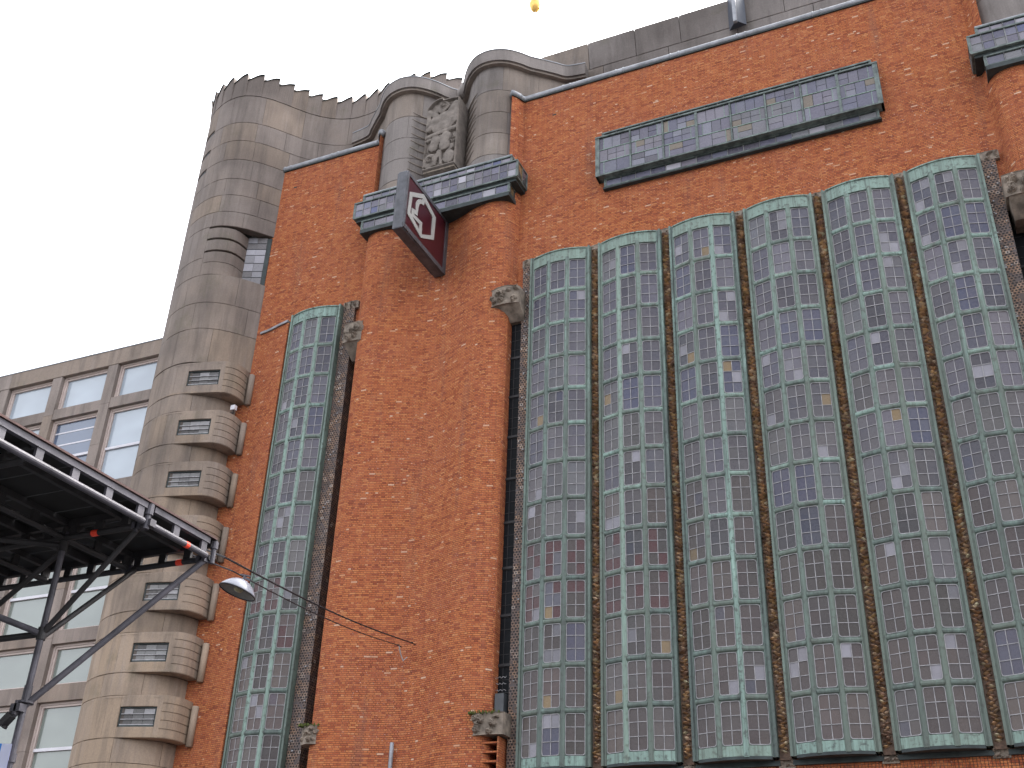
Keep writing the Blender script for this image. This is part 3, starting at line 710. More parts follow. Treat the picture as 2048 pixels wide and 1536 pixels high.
# ---- carved strips between the bays, with cap stones and bosses
def strip(xc, seed):
    R = random.Random(seed); m = MB(); z = 6.12; side = 1
    while z < 18.84:
        h = R.uniform(0.034, 0.058); side = -side; cxx = xc + side * R.uniform(0.01, 0.045); w2 = R.uniform(0.055, 0.085); pj = 0.135 + R.uniform(0.05, 0.13)
        t = R.uniform(0.55, 1.3); base = R.choice([(0.26, 0.15, 0.08), (0.33, 0.21, 0.12), (0.20, 0.125, 0.09), (0.40, 0.29, 0.20), (0.28, 0.18, 0.09)]); m.tc = tuple(min(0.6, c * t * 1.5) for c in base)
        zc_ = z + h * 0.5; q = R.uniform(0.028, 0.045); sl = R.uniform(-0.03, 0.03)
        c = [W(cxx - w2, 0.12, zc_ - sl), W(cxx + R.uniform(-.02, .02), 0.13, zc_ - q), W(cxx + w2, 0.12, zc_ + sl), W(cxx + R.uniform(-.02, .02), 0.13, zc_ + q)]
        tip = [W(cxx - w2 * .45, pj, zc_ - sl * .5), W(cxx + w2 * .45, pj - R.uniform(0, .03), zc_ + sl * .5)]
        i = m.add(c + tip); m.face((i[0], i[1], i[4])); m.face((i[1], i[5], i[4])); m.face((i[1], i[2], i[5])); m.face((i[2], i[3], i[5])); m.face((i[3], i[4], i[5])); m.face((i[3], i[0], i[4])); z += h
    o = part(m.build('carved_strip', 'ochre', tint=True)); o['kind'] = 'stuff'
    m = MB(); m.box(xc - 0.108, xc + 0.108, -0.06, 0.135, 6.0, 18.9); sub(m.build('strip_backing', 'brown_tile', parent=None), o).matrix_local = Matrix()
for i in range(5): strip((BAYX[i] + BAYX[i + 1]) / 2, 50 + i)

def lumpy(name, x0, x1, p0, z0, z1, depth, seed, mat='carve', nx=26, nz=16, arch=0.0, curve=0.0):
    """carved block: a deep scroll-and-figure relief as a height field with real sides"""
    R = random.Random(seed); m = MB(); ids = {}
    blobs = [(R.uniform(0.08, 0.92), R.uniform(0.12, 0.88), R.uniform(0.06, 0.17), R.uniform(0.5, 1.0), R.uniform(8, 26)) for _ in range(13)]
    asp = (x1 - x0) / (z1 - z0)
    for i in range(nx + 1):
        u = i / nx
        for j in range(nz + 1):
            v = j / nz; h = 0.10
            for (bx, by, r, hh, fr) in blobs:
                d = math.hypot((u - bx) * max(1, asp), (v - by) * max(1, 1 / asp))
                if d < r: h = max(h, hh * math.sqrt(1 - (d / r) ** 2) * (0.8 + 0.2 * math.sin(d / r * fr)))
            e = min(u, 1 - u, v, 1 - v)
            if e < 0.02: h = 0.2
            zz = z0 + (z1 - z0) * v * (1 - arch * (2 * u - 1) ** 2)
            bow = curve * (1 - (2 * u - 1) ** 2)
            ids[i, j] = m.add([W(x0 + (x1 - x0) * u, p0 + bow + depth * h, zz)])[0]
    for i in range(nx):
        for j in range(nz): m.face((ids[i, j], ids[i + 1, j], ids[i + 1, j + 1], ids[i, j + 1]))
    ring = [ids[i, 0] for i in range(nx + 1)] + [ids[nx, j] for j in range(1, nz + 1)] + [ids[i, nz] for i in range(nx - 1, -1, -1)] + [ids[0, j] for j in range(nz - 1, 0, -1)]
    b = m.add([(m.v[k][0], 0.02, m.v[k][2]) for k in ring]); n = len(ring)
    for k in range(n): m.face((ring[k], b[k], b[(k + 1) % n], ring[(k + 1) % n]))
    return m.build(name, mat)
for i in range(5):
    xc = (BAYX[i] + BAYX[i + 1]) / 2
    part(lumpy('cap_stone', xc - 0.26, xc + 0.26, 0.0, 18.93, 19.13, 0.10, 70 + i, nx=16, nz=8, arch=0.25))
    part(lumpy('cap_tongue', xc - 0.11, xc + 0.11, 0.0, 18.72, 18.94, 0.16, 75 + i, nx=10, nz=8))
    part(lumpy('boss', xc - 0.15, xc + 0.15, 0.05, 5.86, 6.14, 0.14, 80 + i, nx=12, nz=10, arch=0.4))

# ---- pierced pilasters and dark slots beside each pier
for cx in CX:
    for sg in (-1, 1):
        xi, xo = cx + (2.60 if sg > 0 else -2.56), cx + sg * 2.93
        if cx > 0 and sg > 0: continue
        x0, x1 = min(xi, xo), max(xi, xo)
        PP = Prof([(x0, 0.10), (x1, 0.10)], smooth=False)
        m = MB(); sheet(m, PP, 0, PP.L, 0.0, 18.86, 0.0, 0.95, 0.2)
        pl = part(m.build('pierced_pilaster', 'mosaic', uv=True))
        R = random.Random(int(cx * 10 + sg)); m = MB()
        for _ in range(34):
            zz = 6 + 12.7 * R.random() ** 0.5; xx = R.uniform(x0 + 0.04, x1 - 0.06); s_ = R.uniform(0.02, 0.035); m.box(xx, xx + s_ * 1.3, 0.095, 0.125, zz, zz + s_)
        tag(sub(m.build('white_stud', 'came'), pl), kind='stuff'); pl.children[0].matrix_local = Matrix()
        part(lumpy('cap_stone', x0 - 0.02, x1 + 0.10, 0.08, 18.84, 19.10, 0.12, 90 + int(sg + cx), nx=18, nz=10, arch=0.15))
        # slot glazing at the back of the gap
        s0, s1 = min(cx + (2.2 if sg > 0 else -2.05), xi), max(cx + (2.2 if sg > 0 else -2.05), xi)
        q = 0.0 if sg > 0 else -0.42
        m = MB(); m.box(s0, s1, q - 0.1, q, 0.0, 17.6); sw = part(m.build('slot_window', 'slot_glass'))
        m = MB()
        for xx in (s0 + 0.04, (s0 + s1) / 2, s1 - 0.04): m.box(xx - 0.006, xx + 0.006, q - 0.02, q + 0.01, 0, 17.6)
        zz = 1.0
        while zz < 17.5: m.box(s0, s1, q - 0.02, q + 0.01, zz - 0.006, zz + 0.006); zz += 0.28
        g_ = sub(m.build('glazing_bar', 'steel_dark'), sw); g_.matrix_local = Matrix()
        zz = 1.6
        while zz < 17.5: m = MB(); m.box(s0, s1, q - 0.02, q + 0.035, zz - 0.03, zz + 0.03); sub(m.build('crossbar', 'steel_dark'), sw); zz += 1.12
        # consoles bridging the slot above and below
        c0, c1 = (cx + sg * 2.0, cx + sg * 2.62); c0, c1 = min(c0, c1), max(c0, c1)
        if sg > 0:
            part(lumpy('upper_console', cx + 1.84, cx + 2.70, 0.46, 17.50, 18.06, 0.20, 100 + int(cx), curve=0.08, arch=0.10, nx=36, nz=24))
            m = MB(); m.solid([W(cx + 1.95, 0.5, 17.50), W(cx + 2.70, 0.5, 17.50), W(cx + 2.70, 0.12, 17.18), W(cx + 2.1, 0.12, 17.18)], (0, 0.9, 0)); part(fix(m.build('console_base', 'carve')))
            part(lumpy('lower_console', cx + 1.86, cx + 2.68, 0.44, 6.74, 7.20, 0.20, 120 + int(cx), curve=0.06, nx=36, nz=24))
        else:
            part(lumpy('upper_console', cx - 2.56, cx - 1.92, 0.46, 17.42, 18.02, 0.18, 104 + int(cx), curve=0.05, nx=30, nz=26))
            m = MB(); m.solid([W(cx - 2.50, 0.5, 17.42), W(cx - 2.0, 0.5, 17.42), W(cx - 2.1, 0.1, 17.05), W(cx - 2.45, 0.1, 17.05)], (0, 0.9, 0)); part(fix(m.build('console_base', 'carve')))
            part(lumpy('lower_console', cx - 2.36, cx - 1.80, 0.40, 6.78, 7.20, 0.16, 124 + int(cx), curve=0.16, nx=30, nz=22))
        c0, c1 = (cx + 1.90, cx + 2.62) if sg > 0 else (cx - 2.34, cx - 1.84)
        m = MB(); R = random.Random(7)
        for _ in range(70):
            xx = c0 + (c1 - c0) * R.random() ** 1.6; hh = R.uniform(0.01, 0.05); pp = R.uniform(0.46, 0.66); m.tube([W(xx, pp, 7.17), W(xx + R.uniform(-.02, .02), pp + R.uniform(0, .03), 7.20 + hh * .6)], [0.020 * R.uniform(0.4, 1.3), 0.006], 5)
        mo = part(m.build('moss', 'moss')); mo['kind'] = 'stuff'
        # brick fins under the lower console
        if sg > 0:
            for k in range(5): m = MB(); m.box(cx + 2.0, cx + 2.54, -0.1, 0.40, 6.58 - k * 0.19, 6.62 - k * 0.19); part(m.build('brick_fin', 'brick', uv=True))
            m = MB(); m.box(cx + 2.52, cx + 2.55, -0.1, 0.42, 5.6, 6.72); part(m.build('fin_edge', 'brick', uv=True))
# little grey box and bird wire standing in the right-hand slot
m = MB(); m.box(-10.33, -10.12, -0.1, 0.22, 7.15, 7.66); bx = part(m.build('junction_box', 'plastic'))
m = MB()
for k in range(3):
    pth = [W(-10.36 + 0.03 * i, 0.12, 7.75 + 0.14 * k + 0.02 * math.sin(i * 2.2 + k)) for i in range(9)]; m.tube(pth, 0.006, 5)
part(m.build('bird_wire', 'came'))

# rain pipe end
m = MB(); m.tube([W(-12.80, 0.17, 3.0), W(-12.80, 0.17, 6.78)], 0.045, 12); tag(m.build('drain_pipe', 'lead', smooth=True), 'pale grey pipe end standing on the brick pier at the lower edge', 'pipe')

# ---- panes: the 300 that show largest as sub-parts, the rest joined
PANES.sort(key=lambda q: -q[0])
cache = {}
for (a, owner, mt, w_, h_, t) in PANES[:300]:
    key = (round(w_, 2), round(h_, 2), tuple(round(c, 2) for c in t))
    if key not in cache:
        m = MB(); m.tc = t; i = m.add([(-w_ / 2, -0.004, -h_ / 2), (w_ / 2, -0.004, -h_ / 2), (w_ / 2, -0.004, h_ / 2), (-w_ / 2, -0.004, h_ / 2), (-w_ / 2, 0.012, -h_ / 2), (w_ / 2, 0.012, -h_ / 2), (w_ / 2, 0.012, h_ / 2), (-w_ / 2, 0.012, h_ / 2)])
        for q in ((0, 1, 2, 3), (0, 4, 5, 1), (1, 5, 6, 2), (2, 6, 7, 3), (3, 7, 4, 0), (7, 6, 5, 4)): m.face([i[k] for k in q])
        o = m.build('pane', 'pane', tint=True); cache[key] = o.data; bpy.data.objects.remove(o)
    R_ = random.Random(hash(key) ^ int(a * 1e9)); tw = Matrix.Rotation(R_.uniform(-.02, .02), 4, 'X') @ Matrix.Rotation(R_.uniform(-.02, .02), 4, 'Z')
    link_mesh('pane', cache[key], owner, mt @ tw)
m = MB(); R_ = random.Random(2)
for (a, owner, mt, w_, h_, t) in PANES[300:]:
    m.tc = t; mt = mt @ Matrix.Rotation(R_.uniform(-.02, .02), 4, 'X') @ Matrix.Rotation(R_.uniform(-.02, .02), 4, 'Z')
    i = m.add([tuple(mt @ Vector(q)) for q in ((-w_ / 2, -0.004, -h_ / 2), (w_ / 2, -0.004, -h_ / 2), (w_ / 2, -0.004, h_ / 2), (-w_ / 2, -0.004, h_ / 2), (-w_ / 2, 0.012, -h_ / 2), (w_ / 2, 0.012, -h_ / 2), (w_ / 2, 0.012, h_ / 2), (-w_ / 2, 0.012, h_ / 2))])
    for q in ((0, 1, 2, 3), (0, 4, 5, 1), (1, 5, 6, 2), (2, 6, 7, 3), (3, 7, 4, 0)): m.face([i[k] for k in q])
o = part(m.build('glass_panes', 'pane', tint=True)); o['kind'] = 'stuff'

# ================================================================== STONE TOWER
tower = tag(empty('stone_tower', (-20.3, 0, 0)), 'rounded grey sandstone stair tower with scalloped top left of the brick front', 'tower')
def tp(o): o.parent = tower; o.matrix_parent_inverse = Matrix.Translation((20.3, 0, 0)); return o
class _TP:      # parent proxy used by courses()
    pass
TW = [(-21.2, -3.2), (-21.75, -1.9), (-22.0, -0.9), (-22.03, -0.2), (-21.85, 0.35), (-21.4, 0.78), (-20.85, 1.05), (-20.35, 1.17), (-19.9, 1.15)]
TUP = Prof(TW + [(-19.5, 0.98), (-19.15, 0.70), (-18.85, 0.34), (-18.6, 0.0), (-18.28, -0.40), (-17.85, -0.78), (-17.4, -1.02), (-16.9, -1.14), (-16.3, -1.12), (-15.7, -1.0), (-15.0, -0.93), (-14.35, -1.02), (-13.8, -1.28), (-13.3, -1.8)])
TMID = Prof(TW + [(-19.5, 0.98), (-19.15, 0.70), (-18.85, 0.34), (-18.6, 0.0), (-18.5, -0.2)])
TDRUM = Prof(TW + [(-19.5, 0.93), (-19.2, 0.70), (-19.0, 0.42), (-18.9, 0.06), (-18.9, -0.25)])
TBOX = Prof([(-21.4, 0.78), (-20.85, 1.06), (-20.35, 1.18), (-20.0, 1.17), (-19.5, 1.06), (-19.1, 0.95), (-18.85, 0.87), (-18.68, 0.75), (-18.58, 0.55), (-18.56, 0.30), (-18.62, -0.05)])
TNICHE = Prof(TW + [(-19.6, 1.02), (-19.42, 0.86), (-19.33, 0.66), (-19.30, 0.40), (-19.30, 0.15)])
def tcourses(P, sa, sb, zl, length, seed, flute=0.0):
    R = random.Random(seed)
    for (z0, z1) in zl:
        cuts = [sa]; d = sa + length * R.uniform(0.35, 0.8)
        while d < sb - length * 0.4: cuts.append(d); d += length * R.uniform(0.75, 1.3)
        cuts.append(sb)
        for a, b in zip(cuts, cuts[1:]): tp(slab_block(P, a, b, z0, z1, mat='stone', flute=flute))
def tback(P, s0, s1, z0, z1): 
    m = MB(); sheet(m, P, s0, s1, z0, z1, -0.035, 0.25, 0.15, 'n'); tp(m.build('tower_backing', 'joint'))
sL = TUP.sx(-21.25) if False else 0.0
# left flank with dark louvre slots, right part with wide joints
SLOT = [(27.63, 26.62), (26.47, 25.79), (25.64, 24.98), (24.83, 24.15)]
s_split = [i for i, q in enumerate(TUP.q) if q[0] > -20.98 and q[1] > 0][0]; s_split = TUP.s[s_split]
tcourses(TUP, 0.1, s_split, [(b, a) for a, b in SLOT], 1.3, 41)
tcourses(TUP, s_split, TUP.L, zpairs([24.93, 25.71, 26.48, 27.63]), 1.25, 42)
tback(TUP, 0, TUP.L, 24.15, 27.7)
for (za, zb_) in ((26.45, 26.64), (25.62, 25.81), (24.81, 25.0)):
    m = MB(); sheet(m, TUP, 0.1, s_split - 0.12, za, zb_, -0.03, 0.05, 0.12, 'n'); tp(m.build('slot_shade_sheet', 'dark'))  # near-black sheet paints the shade inside each louvre slot
m = MB(); sheet(m, TUP, 0, TUP.L, 27.62, 28.47, -0.06, 0.3, 0.15, 'n'); tp(m.build('crest_wall', 'stone'))
tcourses(TUP, s_split, TMID.L, zpairs([24.15, 24.93]), 1.2, 43)
tcourses(TMID, 0.1, TMID.L, zpairs([22.30, 22.85, 23.5, 24.15]), 1.25, 44)
tback(TMID, 0, TMID.L, 22.3, 24.2)
# niche with its little leaded window
tcourses(TNICHE, 0.1, TNICHE.sx(-20.15), zpairs([20.5, 21.15, 22.30]), 1.3, 45)
for k in range(4):
    z0 = 20.5 + 0.45 * k; m = MB(); tp(slab_block(TNICHE, TNICHE.sx(-20.15), TNICHE.L, z0, z0 + 0.39 + (0.06 if k == 0 else 0), mat='stone'))
m = MB(); sheet(m, TNICHE, 0, TNICHE.L, 20.45, 22.3, -0.14, 0.3, 0.15, 'n'); tp(m.build('tower_backing', 'joint'))
NW = Prof([(-19.32, 0.30), (-18.64, 0.02)], smooth=False)
m = MB(); sheet(m, NW, 0, NW.L, 20.45, 22.25, 0, 0.1, 0.3); nw = tp(m.build('niche_window', 'copper_dark'))
R = random.Random(9); zz = 20.5; row = 0
while zz < 22.1:
    h = R.choice([0.22, 0.30, 0.26])
    for (a, b) in ((0.02, 0.30), (0.31, 0.60)):
        a_, b_ = NW.off(a, 0.015), NW.off(b, 0.015); m = MB(); m.tc = R.choice([(0.24, 0.235, 0.26), (0.13, 0.12, 0.125), (0.18, 0.17, 0.18), (0.34, 0.33, 0.37)])
        m.solid([W(a_[0], a_[1], zz), W(b_[0], b_[1], zz), W(b_[0], b_[1], zz + h - 0.025), W(a_[0], a_[1], zz + h - 0.025)], (0, 0.02, 0)); o = m.build('pane', 'pane', tint=True); o.parent = nw; o.matrix_parent_inverse = Matrix.Translation((0, 0, 0))
    zz += h; row += 1
tcourses(TMID, 0.1, TMID.L, zpairs([17.46, 18.6, 19.5, 20.5]), 1.3, 46); tback(TMID, 0, TMID.L, 17.46, 20.5)
# drum with seven window boxes
sdr = TDRUM.sx(-20.9)
for k in range(7):
    wt = 17.16 - 1.557 * k; zt, zb = wt + 0.27, wt - 0.73; zn = zb - 0.557
    # drum course under the box and left part of the ring beside it
    tcourses(TDRUM, 0.1, TDRUM.L, [(zn, zb)], 1.1, 60 + k)
    tcourses(TDRUM, 0.1, sdr, [(zb, zt)], 1.2, 80 + k)
    s0 = TBOX.sx(-20.9); sa, sb = TBOX.sx(-19.84), TBOX.sx(-18.92); sc = TBOX.sx(-18.80)
    tp(slab_block(TBOX, s0, TBOX.sx(-20.22), zb, zt, mat='stone', depth=0.12))
    box = tp(slab_block(TBOX, TBOX.sx(-20.22), sa, zb, zt, 0.004, 0.35, mat='stone')); box.name = 'box_stone'
    for (u0, u1, q0, q1) in ((sa, sb, wt, zt), (sa, sb, zb, wt - 0.475), (sb, sc, zb, zt)):
        o = tp(slab_block(TBOX, u0, u1, q0, q1, 0.003, 0.35, mat='stone')); o.name = 'box_stone'
    # rounded ribbed end
    m = MB(); nb = 5; hz = (zt - zb) / nb
    for j in range(nb):
        z0 = zb + j * hz; sheet(m, TBOX, sc, TBOX.L, z0 + 0.022, z0 + hz - 0.0, 0.0, 0.30, 0.06, 'n'); sheet(m, TBOX, sc + 0.01, TBOX.L, z0, z0 + 0.022, -0.018, 0.26, 0.06, 'n')
    tp(m.build('ribbed_end', 'stone'))
    # floor of the box
    m = MB(); pts = [TBOX.at(s0 + (TBOX.L - s0) * i / 24) for i in range(25)]
    m.solid([W(a, b, zb + 0.012) for a, b in pts] + [W(-18.7, -0.1, zb + 0.012), W(-20.6, -0.1, zb + 0.012)], (0, 0, 0.05)); tp(fix(m.build('box_underside', 'stone')))
    m = MB(); m.solid([W(a, b, zt - 0.06) for a, b in pts] + [W(-18.7, -0.1, zt - 0.06), W(-20.6, -0.1, zt - 0.06)], (0, 0, 0.05)); tp(fix(m.build('box_top', 'stone')))
    # leaded window set back in the box
    a, b = TBOX.off(sa, -0.09), TBOX.off(sb, -0.09); d = Vector((b[0] - a[0], b[1] - a[1])); L = d.length; d /= L
    def pt(u, o, z): n = (-d.y, d.x); return W(a[0] + d.x * u + n[0] * o, a[1] + d.y * u + n[1] * o, z)
    m = MB(); m.solid([pt(0, 0, wt - 0.475), pt(L, 0, wt - 0.475), pt(L, 0, wt), pt(0, 0, wt)], (0, 0.05, 0)); wb = tp(m.build('box_window', 'dark'))
    m = MB()
    def fr(mm, L4):
        for (u0, u1, z0, z1) in L4: mm.solid([pt(u0, 0.05, z0), pt(u1, 0.05, z0), pt(u1, 0.05, z1), pt(u0, 0.05, z1)], tuple(Vector(pt(0, 0, 0)) - Vector(pt(0, 0.05, 0))))
    fr(m, ((0, 0.035, wt - 0.475, wt), (L - 0.035, L, wt - 0.475, wt), (0, L, wt - 0.028, wt), (0, L, wt - 0.475, wt - 0.425)))
    m3 = MB(); fr(m3, ((0.04, L - .04, wt - 0.172, wt - 0.155), (0.04, L - .04, wt - 0.297, wt - 0.28), (0.035, L - 0.035, wt - 0.425, wt - 0.405))); sub(m3.build('window_bar', 'came'), wb)
    sub(m.build('window_frame', 'copper_dark'), wb)
    R = random.Random(200 + k)
    for i in range(3):
        for j, (z0, z1) in enumerate(((wt - 0.40, wt - 0.30), (wt - 0.28, wt - 0.175), (wt - 0.155, wt - 0.035))):
            m = MB(); m.tc = R.choice([(0.06, 0.055, 0.055), (0.10, 0.095, 0.095), (0.27, 0.26, 0.27), (0.17, 0.165, 0.165), (0.22, 0.215, 0.215)]); u0 = 0.05 + i * (L - 0.1) / 3; u1 = u0 + (L - 0.1) / 3 - 0.01
            m.solid([pt(u0, 0.02, z0), pt(u1, 0.02, z0), pt(u1, 0.02, z1), pt(u0, 0.02, z1)], (0, 0.01, 0)); sub(m.build('pane', 'pane', tint=True), wb)
    # half-round stone post against the brick
    m = MB(); m.tube([W(-18.47, 0.06, wt - 0.80), W(-18.47, 0.06, wt + 0.16)], 0.085, 14); tp(m.build('side_post', 'stone', smooth=True))
tcourses(TDRUM, 0.1, TDRUM.L, zpairs([0.02, 0.9, 1.8, 2.7, 3.5, 4.3, 5.1, 17.16 - 1.557 * 6 - 0.73 - 0.557]), 1.2, 47)
tback(TDRUM, 0, TDRUM.L, 0, 17.45)
m = MB(); m.box(-21.4, -18.95, -3.0, -0.3, 0.0, 17.4); m.box(-21.0, -19.3, -2.8, 0.2, 17.4, 24.1); m.box(-21.4, -18.0, -3.0, -1.4, 24.1, 28.2); tp(m.build('tower_core', 'roof'))
# scalloped crest: overlapping curved staves
nst = 22; s = s_split - 1.9; stl = 0.50; k = 0
while s < TUP.L - 0.1:
    e = min(TUP.L, s + stl * random.uniform(0.94, 1.06)); m = MB(); n = 8
    zt_ = []; F0, F1, B0, B1 = [], [], [], []
    for i in range(n + 1):
        t = i / n; d = s + (e + 0.06 - s) * t; o = 0.0 + 0.07 * t ** 1.7; z = 28.30 + 0.21 * (0.5 - 0.5 * math.cos(math.pi * min(1, t * 1.12))) ** 0.9
        x, p = TUP.off(d, o * 0.12); F0.append(W(x, p, 27.645)); x, p = TUP.off(d, o); F1.append(W(x, p, z)); x, p = TUP.off(d, o - 0.16); B0.append(W(x, p, 27.645)); B1.append(W(x, p, z)); zt_.append((d, o, z))
    a, b, c, dd = m.add(F0), m.add(F1), m.add(B0), m.add(B1)
    for i in range(n):
        m.face((a[i], a[i + 1], b[i + 1], b[i])); m.face((c[i + 1], c[i], dd[i], dd[i + 1])); m.face((b[i], b[i + 1], dd[i + 1], dd[i])); m.face((c[i], c[i + 1], a[i + 1], a[i]))
    m.face((c[0], a[0], b[0], dd[0])); m.face((a[n], c[n], dd[n], b[n])); cst = tp(m.build('crest_stave', 'stone'))
    m = MB(); A, B = [], []
    for (d, o, z) in zt_: 
        x, p = TUP.off(d, o + 0.035); A.append(W(x, p, z - 0.004)); x, p = TUP.off(d, o - 0.18); B.append(W(x, p, z - 0.004))
    th = [0.015 + 0.03 * (i / n) ** 2 for i in range(n + 1)]
    A2 = [(q[0], q[1], q[2] + t) for q, t in zip(A, th)]; B2 = [(q[0], q[1], q[2] + t) for q, t in zip(B, th)]
    a, b, c, dd = m.add(A), m.add(A2), m.add(B), m.add(B2)
    for i in range(n):
        m.face((a[i], a[i + 1], b[i + 1], b[i])); m.face((b[i], b[i + 1], dd[i + 1], dd[i])); m.face((c[i], c[i + 1], a[i + 1], a[i])); m.face((c[i + 1], c[i], dd[i], dd[i + 1]))
    m.face((c[0], a[0], b[0], dd[0])); m.face((a[n], c[n], dd[n], b[n])); q_ = sub(m.build('stave_cap', 'copper_dark'), cst)
    s = e; k += 1

# small white floodlight on a window box
fl = tag(empty('floodlight', W(-18.62, 0.42, 15.98)), 'tiny white floodlight on top of the second window box down the stone tower', 'floodlight')
m = MB(); m.box(-0.07, 0.07, -0.05, 0.06, 0.06, 0.20); sub(m.build('housing', 'white'), fl)
m = MB(); m.tube([(0, 0, -0.06), (0, 0, 0.07)], 0.02, 8); m.box(-0.045, 0.045, 0.05, 0.085, -0.07, -0.05); sub(m.build('bracket', 'steel_dark'), fl)

# ================================================================== OFFICE BUILDING
office = tag(empty('office_building', (-30, 0, 0)), 'flat roofed stone grid office block with large pale windows behind the scaffold', 'building')
def op(o, par=None):
    o.parent = par or office
    if par is None: o.matrix_parent_inverse = Matrix.Translation((30, 0, 0))
    return o
m = MB(); m.box(-44, -21.0, -12, -0.30, 0, 19.3); op(m.build('office_body', 'joint'))
rowsA = [(17.68, 18.88, None), (14.80, 17.32, 15.98), (13.23, 14.43, None), (10.40, 12.92, 11.55), (8.90, 10.02, None), (5.98, 8.45, 7.26), (4.45, 5.57, None), (1.5, 4.0, 2.8)]
bands = [(18.88, 19.42), (17.32, 17.68), (14.43, 14.80), (12.92, 13.23), (10.02, 10.40), (8.45, 8.90), (5.57, 5.98), (4.0, 4.45), (0, 1.5)]
NC = 9
for k in range(NC):
    xr = -21.72 - k * 2.27; xl = xr - 2.27           # bay between pillar centres
    for (z0, z1) in bands:
        m = MB(); m.box(xl + 0.19 + 0.004, xr - 0.19 - 0.004, -0.3, 0.0, z0 + 0.004, z1 - 0.004) if z1 < 19 else m.box(xl + 0.19, xr + 0.185, -0.3, 0.02, z0 + 0.004, z1)
        op(m.build('spandrel_stone', 'office'))
    zz = [19.42, 18.87, 17.5, 16.1, 14.6, 13.1, 11.6, 10.2, 8.7, 7.2, 5.8, 4.2, 2.1, 0]
    for a, b in zip(zz[1:], zz[2:]): m = MB(); m.box(xl - 0.19, xl + 0.19, -0.3, 0.012, b + 0.004, a - 0.004); op(m.build('pillar_stone', 'office'))
    for (z0, z1, tr) in rowsA:
        x0, x1 = xl + 0.19, xr - 0.19
        m = MB(); m.box(x0 + 0.1, x1 - 0.1, -0.26, -0.20, z0 + 0.06, z1 - 0.06)
        gm = 'glass_up' if (z0 > 17 or (z0 > 14 and k != 1)) else ('glass_mid' if z0 > 14 else 'glass_low'); wn = op(m.build('window', gm))
        m = MB(); t = 0.058
        m.box(x0, x0 + t, -0.24, -0.12, z0, z1); m.box(x1 - t, x1, -0.24, -0.12, z0, z1); m.box(x0 + t, x1 - t, -0.24, -0.12, z0, z0 + t * .9); m.box(x0 + t, x1 - t, -0.24, -0.12, z1 - t, z1)
        m.box(x0 + t, x0 + 2 * t, -0.24, -0.15, z0 + t * .9, z1 - t); m.box(x0 + 2 * t, x1 - t, -0.24, -0.15, z1 - 2 * t, z1 - t)
        op(m.build('frame', 'cream'), wn)
        if tr: m = MB(); m.box(x0 + 2 * t, x1 - t, -0.22, -0.14, tr - 0.05, tr + 0.03); op(m.build('transom', 'white'), wn)
        if tr and k in (1, 2) and z0 > 14:
            m = MB()
            for q in (16.85, 16.42): m.box(x0 + 2 * t, x1 - t, -0.195, -0.19, q, q + 0.05)
            op(m.build('blind_slat', 'white'), wn)
m = MB(); m.box(-43, -21.2, -11.9, 0.0, 19.30, 19.44); 
m = MB(); m.box(-44, -21.3, -0.35, 0.035, 19.425, 19.46); op(m.build('roof_edge', 'lead'))

# ================================================================== PROJECTING SIGN
sign = tag(empty('projecting_sign', W(-12.56, 1.3, 20.1)), 'maroon box sign with pale hexagon and curled arrow emblem on the wavy brick pier', 'sign')
def sp_(o): o.parent = sign; o.matrix_parent_inverse = Matrix.Translation((12.56, 1.3, -20.1)); return o
X0, X1 = -12.70, -12.425
m = MB()
m.solid([W(X0, 0.10, 19.2), W(X0, 2.50, 19.16), W(X0, 2.50, 21.06), W(X0, 0.10, 21.06)], (X1 - X0, 0, 0)); c_ = sp_(fix(m.build('casing', 'signmetal')))
bv = c_.modifiers.new('bevel', 'BEVEL'); bv.width = 0.035; bv.segments = 2
m = MB()
for xs in (X1, X0 - 0.03):
    for (p0, p1, z0, z1) in ((0.10, 0.26, 19.22, 21.04), (2.40, 2.47, 19.2, 21.03), (0.26, 2.40, 19.2, 19.34), (0.26, 2.40, 20.92, 21.03)): m.box(xs, xs + 0.03, p0, p1, z0, z1)
sp_(m.build('panel_frame', 'signmetal'))
for xs in (X1, X0 - 0.012): m = MB(); m.box(xs, xs + 0.012, 0.26, 2.40, 19.34, 20.92); sp_(m.build('panel', 'maroon'))
EM_OUT = [(2.31, 20.45), (1.60, 20.90), (0.87, 20.64), (0.88, 19.87), (1.56, 19.47), (2.34, 19.70)]
EM_IN = [(2.17, 20.39), (1.63, 20.73), (1.04, 20.53), (1.03, 19.92), (1.53, 19.60), (2.20, 19.84)]
EM_NECK = [(1.64, 20.76), (1.51, 20.72), (1.56, 20.55), (1.69, 20.51), (1.78, 20.43), (1.82, 20.30), (1.83, 19.99), (2.02, 19.94), (1.94, 20.12), (1.96, 20.32), (1.92, 20.43), (1.83, 20.56), (1.74, 20.62), (1.68, 20.63)]
EM_BODY = [(2.14, 20.04), (1.94, 20.10), (1.83, 19.99), (2.02, 19.94), (2.00, 19.92), (1.56, 19.97), (1.53, 19.59), (1.68, 19.58), (1.69, 19.82), (2.14, 19.80)]
